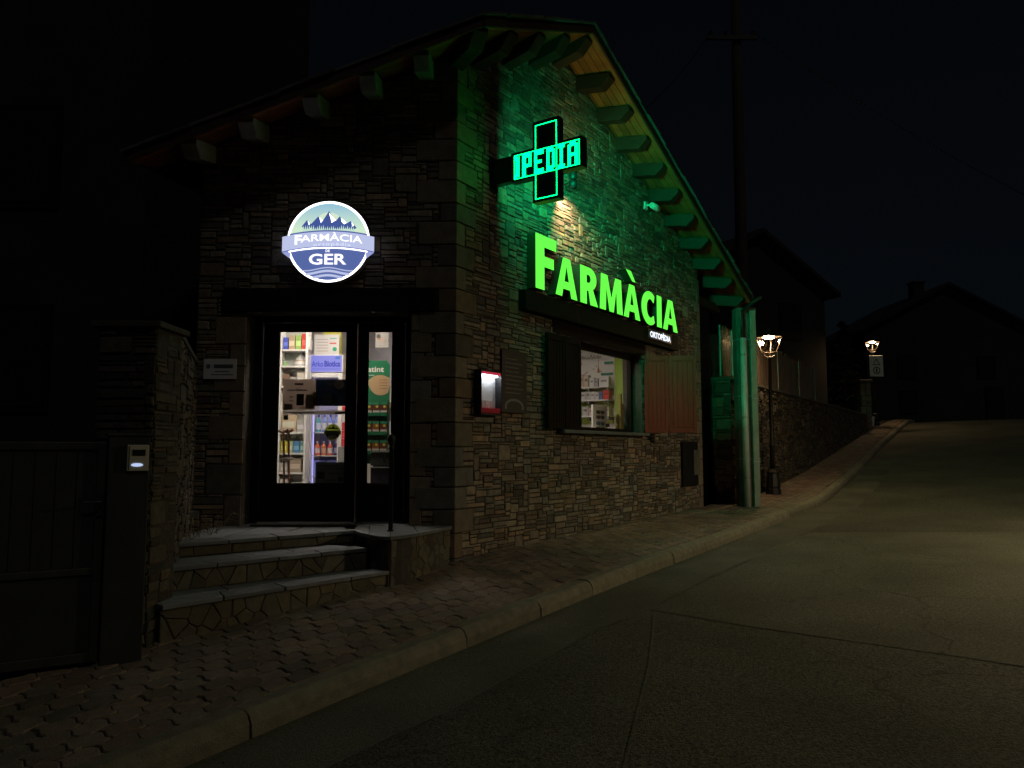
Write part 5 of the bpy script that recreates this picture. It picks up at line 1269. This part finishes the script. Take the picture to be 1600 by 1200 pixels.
# posters on the door glass
FD = Fr((0, 8.506, 0), (1, 0, 0), (0, -1, 0))        # inner face side is behind the pane: posters sit on the room side
FDp = Fr((0, 8.512, 0), (1, 0, 0), (0, -1, 0))
def poster(name, label, a0, a1, c0, c1, col, marks, cat='poster'):
    t = thing(name, label, cat, FDp((a0+a1)/2, 0, c0)); m = MB(); m.box(FDp, a0, a1, -.0025, .0, c0, c1, col); m.build('sheet', M['poster'], t)
    m = MB()
    for x0, x1, y0, y1, c_ in marks: m.box(FDp, a0+(a1-a0)*x0, a0+(a1-a0)*x1, .0004, .0012, c0+(c1-c0)*y0, c0+(c1-c0)*y1, c_)
    m.build('print', M['poster'], t); return t
poster('door_poster', 'beige advertising poster on the left of the door glass', -2.545, -2.185, .455, .80, (.55, .47, .42), [(.35, .62, .80, .87, (.12, .09, .09)), (.12, .75, .62, .66, (.2, .16, .15)), (.42, .65, .15, .52, (.06, .02, .02)), (.2, .32, .40, .44, (.18, .14, .12)), (.2, .32, .28, .31, (.18, .14, .12)), (.7, .95, .05, .5, (.34, .26, .14)), (.05, .3, .0, .2, (.34, .26, .16))])
poster('door_poster', 'dark blue starry advertising poster on the door glass', -2.18, -1.85, .50, .795, (.055, .07, .11), [(.38, .62, .78, .87, (.4, .4, .42)), (.25, .8, .64, .67, (.12, .16, .22)), (.26, .5, .1, .45, (.30, .31, .32)), (.54, .72, .1, .42, (.10, .07, .07)), (.0, .15, .1, .5, (.08, .14, .26)), (.75, .95, .35, .6, (.06, .13, .22))])
poster('door_rail_strip', 'pale strip along the bottom of the two posters on the door glass', -2.545, -1.845, .405, .45, (.62, .58, .55), [(.05, .5, .4, .6, (.3, .28, .27))], 'strip')
poster('door_poster', 'small narrow orange-edged card between the two door posters', -2.215, -2.175, .50, .66, (.26, .17, .09), [(.1, .9, .8, .95, (.4, .22, .08))], 'card')
poster('door_poster', 'dim grey notice low on the door glass', -2.165, -1.83, -.35, -.12, (.15, .16, .16), [(.1, .85, .8, .86, (.11, .11, .11)), (.2, .9, .64, .72, (.15, .15, .15)), (.06, .30, .2, .55, (.01, .03, .02)), (.4, .95, .42, .5, (.11, .11, .11)), (.75, .9, .08, .3, (.02, .03, .03)), (.3, .7, .12, .17, (.1, .1, .1))])
def disc(a, c, r, n=24): return [(a+r*math.cos(2*math.pi*i/n), c+r*math.sin(2*math.pi*i/n)) for i in range(n)]
t = thing('round_sticker', 'tan round sticker at the corner of the dark door poster', 'sticker', FDp(-1.925, 0, .70)); m = MB(); m.prism(FDp, disc(-1.925, .74, .055), -.001, .003, (.75, .6, .44)); m.build('sheet', M['poster'], t)
t = thing('round_sticker', 'olive round GER mountain sticker on the door glass', 'sticker', FDp(-1.985, 0, .12)); m = MB(); m.prism(FDp, disc(-1.985, .21, .088), -.002, 0, (.60, .68, .22)); m.build('sheet', M['poster'], t)
m = MB(); m.prism(FDp, clip(disc(-1.985, .21, .080), 0, 1, .19), .0004, .001, (.035, .035, .02)); m.box(FDp, -2.08, -1.89, .0012, .002, .185, .225, (.30, .32, .14))
m.prism(FDp, [(-2.04, .245), (-2.015, .265), (-2.0, .252), (-1.98, .278), (-1.955, .25), (-1.94, .26), (-1.92, .245)], .0012, .002, (.03, .03, .02)); put_text(m, FDp, 'GER', -1.985, .158, .003, .055, (.6, .6, .5), .003); m.build('print', M['poster'], t, fix=False)
# crutches leaning inside the door
for i, dx in enumerate((0, .055)):
    t = thing('crutch', ['left', 'right'][i]+' wooden crutch leaning inside the door glass', 'crutch', (-2.63+dx, 8.9, -.8), 'pair of crutches')
    m = MB(); m.tube([(-2.62+dx, 8.95, -.8), (-2.645+dx*1.1, 8.9, .22)], .013, 8, (.30, .11, .07)); m.build('shaft', M['paint'], t)
    m = MB(); m.tube([(-2.70+dx, 8.89, .235), (-2.645+dx, 8.89, .215), (-2.585+dx, 8.89, .25)], .016, 8, (.16, .07, .05)); m.build('arm_rest', M['paint'], t)
    m = MB(); m.tube([(-2.68+dx, 8.9, -.10), (-2.58+dx, 8.9, -.085)], .014, 8, (.25, .22, .2)); m.build('hand_grip', M['paint'], t)
# behind the narrow leaf: display stand, boxes, photo
ds = thing('display_stand', 'green hair-dye display stand behind the narrow door leaf', 'display', (-1.63, 9.35, -.15))
fd = Fr((-1.64, 9.30, 0), (1, 0, 0), (0, -1, 0)); gr = (.02, .17, .075)
pts = [(-.16, -.15), (.14, -.15), (.14, 1.06), (.10, 1.11), (-.16, 1.11)]
m = MB(); m.prism(fd, pts, -.10, -.085, gr); m.box(fd, .128, .14, -.084, .02, -.15, .62, gr); m.box(fd, -.16, -.148, -.084, .02, -.15, .62, gr); m.build('backboard', M['gloss'], ds)
for z in (.455, .225, -.005): m = MB(); m.box(fd, -.147, .127, -.084, .03, z-.012, z, gr); m.box(fd, -.147, .127, .0305, .034, z-.03, z+.012, gr); m.build('tray', M['gloss'], ds)
m = MB(); put_text(m, fd, 'atint', -.035, 1.0, -.0845, .095, (.75, .72, .65), .002, wid=.20)
p = [(.14, .80), (.14, .90)]+arc(.02, .86, .12, .07, 40, 150, 8)+[(-.13, .86)]+arc(.03, .87, .155, .19, 185, 305, 10); m.prism(fd, p[::-1], -.0845, -.083, (.50, .34, .18))
for k in range(4): m.box(fd, .01, .11, -.0828, -.082, .76+k*.035, .77+k*.035, (.3, .18, .10))
m.box(fd, -.12, -.05, -.0845, -.083, .925, .932, (.6, .65, .6)); m.build('print', M['gloss'], ds, fix=False)
for r_, z in enumerate((.456, .226, -.004)):
    for k in range(3):
        nm = ['upper', 'middle', 'lower'][r_]; x = -1.64-.135+k*.092
        t = thing('dye_box', '%s brown dye box on the %s tray of the green display' % (['left', 'centre', 'right'][k], nm), 'box', (x+.04, 9.3, z), 'hair-dye boxes')
        f = Fr((x, 9.275, z), (1, 0, 0), (0, -1, 0)); w = .082
        m = MB(); m.box(f, 0, w, -.05, 0, 0, .135, (.16, .05, .03) if k != 1 or r_ == 0 else (.30, .11, .03)); m.build('carton', M['gloss'], t)
        m = MB(); m.box(f, .002, w-.002, .0005, .0015, 0, .035, (.62, .58, .52)); m.box(f, .002, w-.002, .0005, .0015, .105, .134, (.03, .26, .13)); m.prism(f, disc(.05, .082, .016, 10), .0005, .0018, (.75, .62, .08)); m.build('print', M['gloss'], t)
for i, (z0, z1, cc, nm) in enumerate(((-.17, 0.0, (.05, .05, .05), 'upper'), (-.39, -.185, (.02, .02, .03), 'lower'))):
    t = thing('dark_crate', nm+' dark crate under the green display', 'crate', (-1.57, 9.2, z0), 'crates under the display'); m = MB(); m.box(FW, -1.67, -1.45, 9.12, 9.27, z0, z1, cc); m.build('crate_body', M['paint'], t, bevel=.004)
    m = MB(); m.box(FW, -1.675, -1.445, 9.112, 9.119, z1-.012, z1, (.4, .4, .38)); m.build('crate_rim', M['paint'], t)
t = thing('plinth', 'dark plinth carrying the crates', 'plinth', (-1.56, 9.2, -.8)); m = MB(); m.box(FW, -1.69, -1.44, 9.1, 9.4, -.8, -.395, (.03, .03, .03)); m.box(FW, -1.67, -1.45, 9.28, 9.39, -.394, -.155, (.03, .03, .03)); m.build('plinth_body', M['paint'], t)
t = thing('side_stand', 'slim white stand right of the green display', 'display', (-1.47, 9.5, -.8)); m = MB(); m.box(FW, -1.49, -1.41, 9.44, 9.6, -.8, .24, (.5, .5, .5)); m.build('stand_body', M['paint'], t)
box_thing('carton_box', 'green and white carton right of the dye display', 'box', -1.485, -1.42, 9.40, 9.5, .50, .64, (.05, .45, .22), None, (.1, .5, (.8, .8, .8)))
box_thing('carton_box', 'blue and white carton right of the dye display', 'box', -1.485, -1.42, 9.40, 9.5, .25, .46, (.10, .40, .75), None, (.4, .9, (.7, .8, .85)))
box_thing('carton_box', 'small tan carton between the green and blue cartons', 'box', -1.485, -1.42, 9.40, 9.5, .465, .495, (.45, .28, .15))
ph = thing('framed_picture', 'small framed photo of two people hung high behind the narrow leaf', 'picture', (-1.69, 9.95, 1.34)); fpz = Fr((-1.69, 9.9, 1.34), (1, 0, 0), (0, -1, 0))
m = MB(); m.box(fpz, -.085, .085, -.01, 0, 0, .205, (.50, .46, .42)); m.build('picture_frame', M['gloss'], ph); m = MB(); m.box(fpz, -.075, .075, .0005, .002, .01, .195, (.42, .42, .36)); m.prism(fpz, disc(-.045, .13, .03, 14), .0021, .003, (.45, .28, .22)); m.prism(fpz, disc(-.045, .15, .028, 14), .0031, .004, (.06, .04, .04)); m.prism(fpz, disc(.01, .10, .034, 14), .0041, .005, (.52, .40, .33)); m.box(fpz, -.07, .03, .0041, .0048, .02, .07, (.45, .42, .40)); m.build('print', M['gloss'], ph)
t = thing('white_panel', 'white notice panels on the wall behind the narrow leaf', 'panel', (-1.7, 11.2, .6)); m = MB(); m.box(FW, -2.1, -1.72, 11.26, 11.295, .95, 1.85, (.68, .68, .78)); m.box(FW, -1.68, -1.38, 11.26, 11.295, .75, 1.6, (.74, .72, .76)); m.build('sheet', M['paint'], t)
t = thing('wall_shelf', 'brown wooden shelf under the white panels', 'shelf', (-1.6, 11.0, .5)); m = MB(); m.box(FW, -2.0, -1.36, 11.0, 11.29, .62, .70, (.35, .18, .08)); m.box(FW, -1.62, -1.36, 11.05, 11.29, -.8, .62, (.28, .15, .08)); m.build('shelf_board', M['paint'], t)

# seen through the street window: shelves on the white wall, sunglasses, rabbit
# pf: a inward from the street wall, b towards the window, c up
for i, (z, a0, a1) in enumerate(((1.13, .67, 1.9), (.90, .67, 1.9), (.62, .67, 1.9))):
    t = thing('glass_shelf', '%s white shelf on the wall behind the shop window' % ['upper', 'middle', 'lower'][i], 'shelf', pf(1.2, .1, z), 'wall shelves behind the window'); m = MB(); m.box(pf, a0, a1, .001, .24, z-.02, z); m.build('shelf_board', M['white'], t, bevel=.003)
    m = MB(); m.box(pf, a0+.01, a1-.01, .0005, .012, z-.14, z-.022, (.42, .55, .10)); m.build('backing_strip', M['paint'], t)
    for a in (.70, 1.08): m = MB(); m.box(pf, a-.025, a+.025, .01, .20, z-.075, z-.021, (.03, .03, .03)); m.prism(pf, disc(a, z-.048, .012, 10), .2005, .203, (.8, .8, .8)); m.build('bracket', M['paint'], t)
random.seed(31)
CN = [('white', (.78, .76, .74)), ('rose', (.7, .5, .45)), ('pale', (.62, .62, .6)), ('cream', (.7, .62, .48)), ('lime', (.45, .58, .15)), ('grey', (.45, .45, .48)), ('blue', (.15, .2, .42)), ('red', (.75, .07, .06))]
def pfbox(label, a0, a1, z0, z1, col, mark=None, group='goods on the wall shelves'):
    t = thing('cosmetics_box', label, 'box', pf((a0+a1)/2, .12, z0), group); m = MB(); m.box(pf, a0, a1, .08, .18, z0, z1, col); m.build('carton', M['gloss'], t)
    m = MB(); w = a1-a0; m.box(pf, a0+w*.2, a1-w*.2, .1803, .1815, z0+(z1-z0)*.5, z0+(z1-z0)*.7, mark or tuple(k*.35 for k in col)); m.build('label_print', M['gloss'], t)
row = [(.69, .88, .17, 'white'), (.90, .97, .15, 'grey'), (.98, 1.07, .17, 'white'), (1.09, 1.18, .22, 'cream'), (1.19, 1.28, .24, 'rose'), (1.29, 1.40, .20, 'pale'), (1.41, 1.52, .23, 'white')]
ORD = ['first', 'second', 'third', 'fourth', 'fifth', 'sixth', 'seventh', 'eighth']
for k, (a0, a1, h, cn) in enumerate(row): pfbox('%s box, %s from the right on the upper window-side shelf' % (cn, ORD[k]), a0, a1, 1.13, 1.13+h, dict(CN)[cn])
row = [(.69, .80, .17, 'red'), (.81, .88, .15, 'blue'), (.89, .96, .14, 'white'), (.97, 1.05, .15, 'white'), (1.06, 1.14, .16, 'pale'), (1.15, 1.26, .15, 'white'), (1.28, 1.37, .17, 'rose'), (1.38, 1.47, .15, 'grey')]
for k, (a0, a1, h, cn) in enumerate(row): pfbox('%s box, %s from the right on the middle window-side shelf' % (cn, ORD[k]), a0, a1, .90, .90+h, dict(CN)[cn])
row = [(.69, .78, .16, 'cream'), (.79, .90, .12, 'blue'), (.91, .99, .18, 'white'), (1.0, 1.09, .14, 'rose'), (1.10, 1.22, .17, 'pale'), (1.23, 1.32, .13, 'lime')]
for k, (a0, a1, h, cn) in enumerate(row): pfbox('%s box, %s from the right on the lower window-side shelf' % (cn, ORD[k]), a0, a1, .62, .62+h, dict(CN)[cn])
t = thing('peg_cards', 'teal strip labels on white panel above the upper shelf', 'label', pf(.78, .02, 1.35))
for z, a0, a1 in ((1.545, .69, .85), (1.345, .69, .92)): m = MB(); m.box(pf, a0, a1, .004, .03, z, z+.04, (.03, .30, .22)); m.build('strip_label', M['gloss'], t)
t = thing('drop_ornament', 'pink drop ornament hanging in front of the white wall', 'ornament', pf(1.17, .3, 1.52)); m = MB(); m.lathe(pf(1.17, .3, 1.50), [(.004, 0), (.02, .02), (.016, .05), (.004, .09), (.002, .40)], 10, (.7, .25, .28)); m.build('drop', M['gloss'], t)
t = thing('drop_ornament', 'brown pointed ornament beside the teal labels', 'ornament', pf(.88, .2, 1.36)); m = MB(); m.lathe(pf(.875, .2, 1.375), [(.02, 0), (.022, .04), (.01, .08), (.004, .14), (.002, .5)], 10, (.45, .2, .12)); m.build('drop', M['gloss'], t)
t = thing('wall_lettering', 'grey script lettering across the top of the white shop wall', 'lettering', pf(1.2, .01, 1.68)); m = MB()
for k in range(10):
    a = .92+k*.06; h = random.uniform(.04, .09); m.tube([pf(a, .012, 1.66-.02*(k > 6)), pf(a+.02, .012, 1.66+h), pf(a+.035, .012, 1.66+h*.4), pf(a+.05, .012, 1.66)], .006, 4, (.25, .28, .28))
m.build('script', M['paint'], t)
t = thing('wall_dots', 'scattered dark butterfly dots stuck on the white shop wall', 'decal', pf(1.1, .01, 1.4)); m = MB()
for a, z in ((1.08, 1.47), (1.21, 1.42), (1.24, 1.40), (.93, 1.42), (1.02, 1.52)): m.prism(pf, disc(a, z, .012, 8), .004, .007, (.1, .1, .12))
m.build('decal_print', M['paint'], t)
# sunglasses stand and counter goods
sgl = thing('sunglasses_stand', 'white sunglasses display stand inside the street window', 'display', FR(4.45, -.6, .30))
fsg = Fr(FR(4.47, -.62, 0), U3, N3)
m = MB(); m.box(fsg, -.24, .24, -.03, 0, .29, .73); m.box(fsg, -.26, .26, -.1, .05, .279, .29); m.build('stand_board', M['white'], sgl, bevel=.005)
for k, z in enumerate((.62, .54, .44, .355)):
    g_ = thing('sunglasses', '%s pair of sunglasses on the display stand' % ['topmost dark', 'second wide dark', 'teal mirrored', 'lowest dark'][k], 'sunglasses', fsg(-.02, .02, z), 'sunglasses on the stand'); cc = (.02, .12, .14) if k == 2 else (.015, .015, .018)
    for sgn in (-1, 1): m = MB(); m.prism(fsg, [(-.02+sgn*.072+.058*math.cos(2*math.pi*i/14), z+.03*math.sin(2*math.pi*i/14)-.004) for i in range(14)], .012, .020, cc); m.build('lens', M['gloss'], g_)
    m = MB(); m.tube([fsg(-.15, .012, z+.018), fsg(-.02, .022, z+.012), fsg(.11, .012, z+.018)], .006, 6, (.02, .02, .02)); m.build('bridge', M['gloss'], g_)
t = thing('price_tag', 'black price tag at the corner of the sunglasses stand', 'tag', fsg(.18, .03, .40)); m = MB(); m.box(fsg, .12, .25, .03, .036, .385, .44, (.01, .01, .01)); m.build('tag_card', M['gloss'], t)
t = thing('window_counter', 'white counter inside the street window', 'counter', FR(3.6, -.7, -.8)); m = MB(); m.box(FR, 2.6, 4.95, -1.0, -.36, .22, .278); m.build('counter_top', M['white'], t); m = MB(); m.box(FR, 2.62, 4.93, -.98, -.38, -.8, .219); m.build('counter_front', M['white'], t)
for k, (a, b, r, h, cc, lb) in enumerate(((3.75, -.75, .07, .16, (.7, .68, .64), 'low white jar on the window counter beside the sunglasses'), (3.98, -.8, .06, .14, (.55, .52, .5), 'short grey jar next to the sunglasses stand'), (3.62, -.9, .04, .36, (.24, .22, .42), 'violet bottle on the window counter'), (3.45, -.7, .05, .40, (.22, .2, .16), 'tall dark bottle at the left of the shop window'), (3.88, -.92, .05, .27, (.78, .76, .72), 'white bottle behind the jars on the window counter'))):
    bottle(lb, *FR(a, b, 0)[:2], .279, r, h, cc, group='jars and bottles on the window counter', lab=tuple(k_*.8 for k_ in cc))
box_thing_t = thing('teal_pack', 'teal and pink pack right of the sunglasses stand', 'box', FR(4.78, -.7, .279)); m = MB(); m.box(FR, 4.76, 4.86, -.78, -.70, .279, .56, (.05, .45, .38)); m.box(FR, 4.76, 4.86, -.78, -.70, .561, .63, (.65, .3, .3)); m.build('carton', M['gloss'], box_thing_t)
rb_ = thing('wooden_rabbit', 'tan rabbit-shaped wooden ornament in the corner of the shop window', 'ornament', FR(4.62, -.3, .285))
frb = Fr(FR(4.60, -.30, 0), U3, N3); tan = (.33, .22, .07)
def ell(a, c, ra, rc, tilt=0, n=20): return [(a+ra*math.cos(w)*math.cos(tilt)-rc*math.sin(w)*math.sin(tilt), c+ra*math.cos(w)*math.sin(tilt)+rc*math.sin(w)*math.cos(tilt)) for w in [2*math.pi*i/n for i in range(n)]]
m = MB(); m.prism(frb, clip(ell(-.02, .30, .20, .17), 0, -1, -.285), -.02, .0, tan); m.build('head', M['paint'], rb_, bevel=.006)
for a, c, ra, rc, tl in ((.02, .60, .075, .15, -.1), (-.14, .50, .05, .085, .25)):
    m = MB(); m.prism(frb, ell(a, c, ra, rc, tl), -.02, 0, (.09, .055, .02)); e = m.build('ear', M['paint'], rb_, bevel=.004); m = MB(); m.prism(frb, ell(a, c, ra*.78, rc*.85, tl), .0005, .006, tan); m.build('inner_ear', M['paint'], e)
t = thing('wooden_ruler', 'upright tan wooden slat beside the rabbit ornament', 'slat', FR(4.62, -.27, .285)); m = MB(); m.box(FR, 4.47, 4.525, -.29, -.26, .345, .90, (.36, .22, .05)); m.build('slat', M['paint'], t)
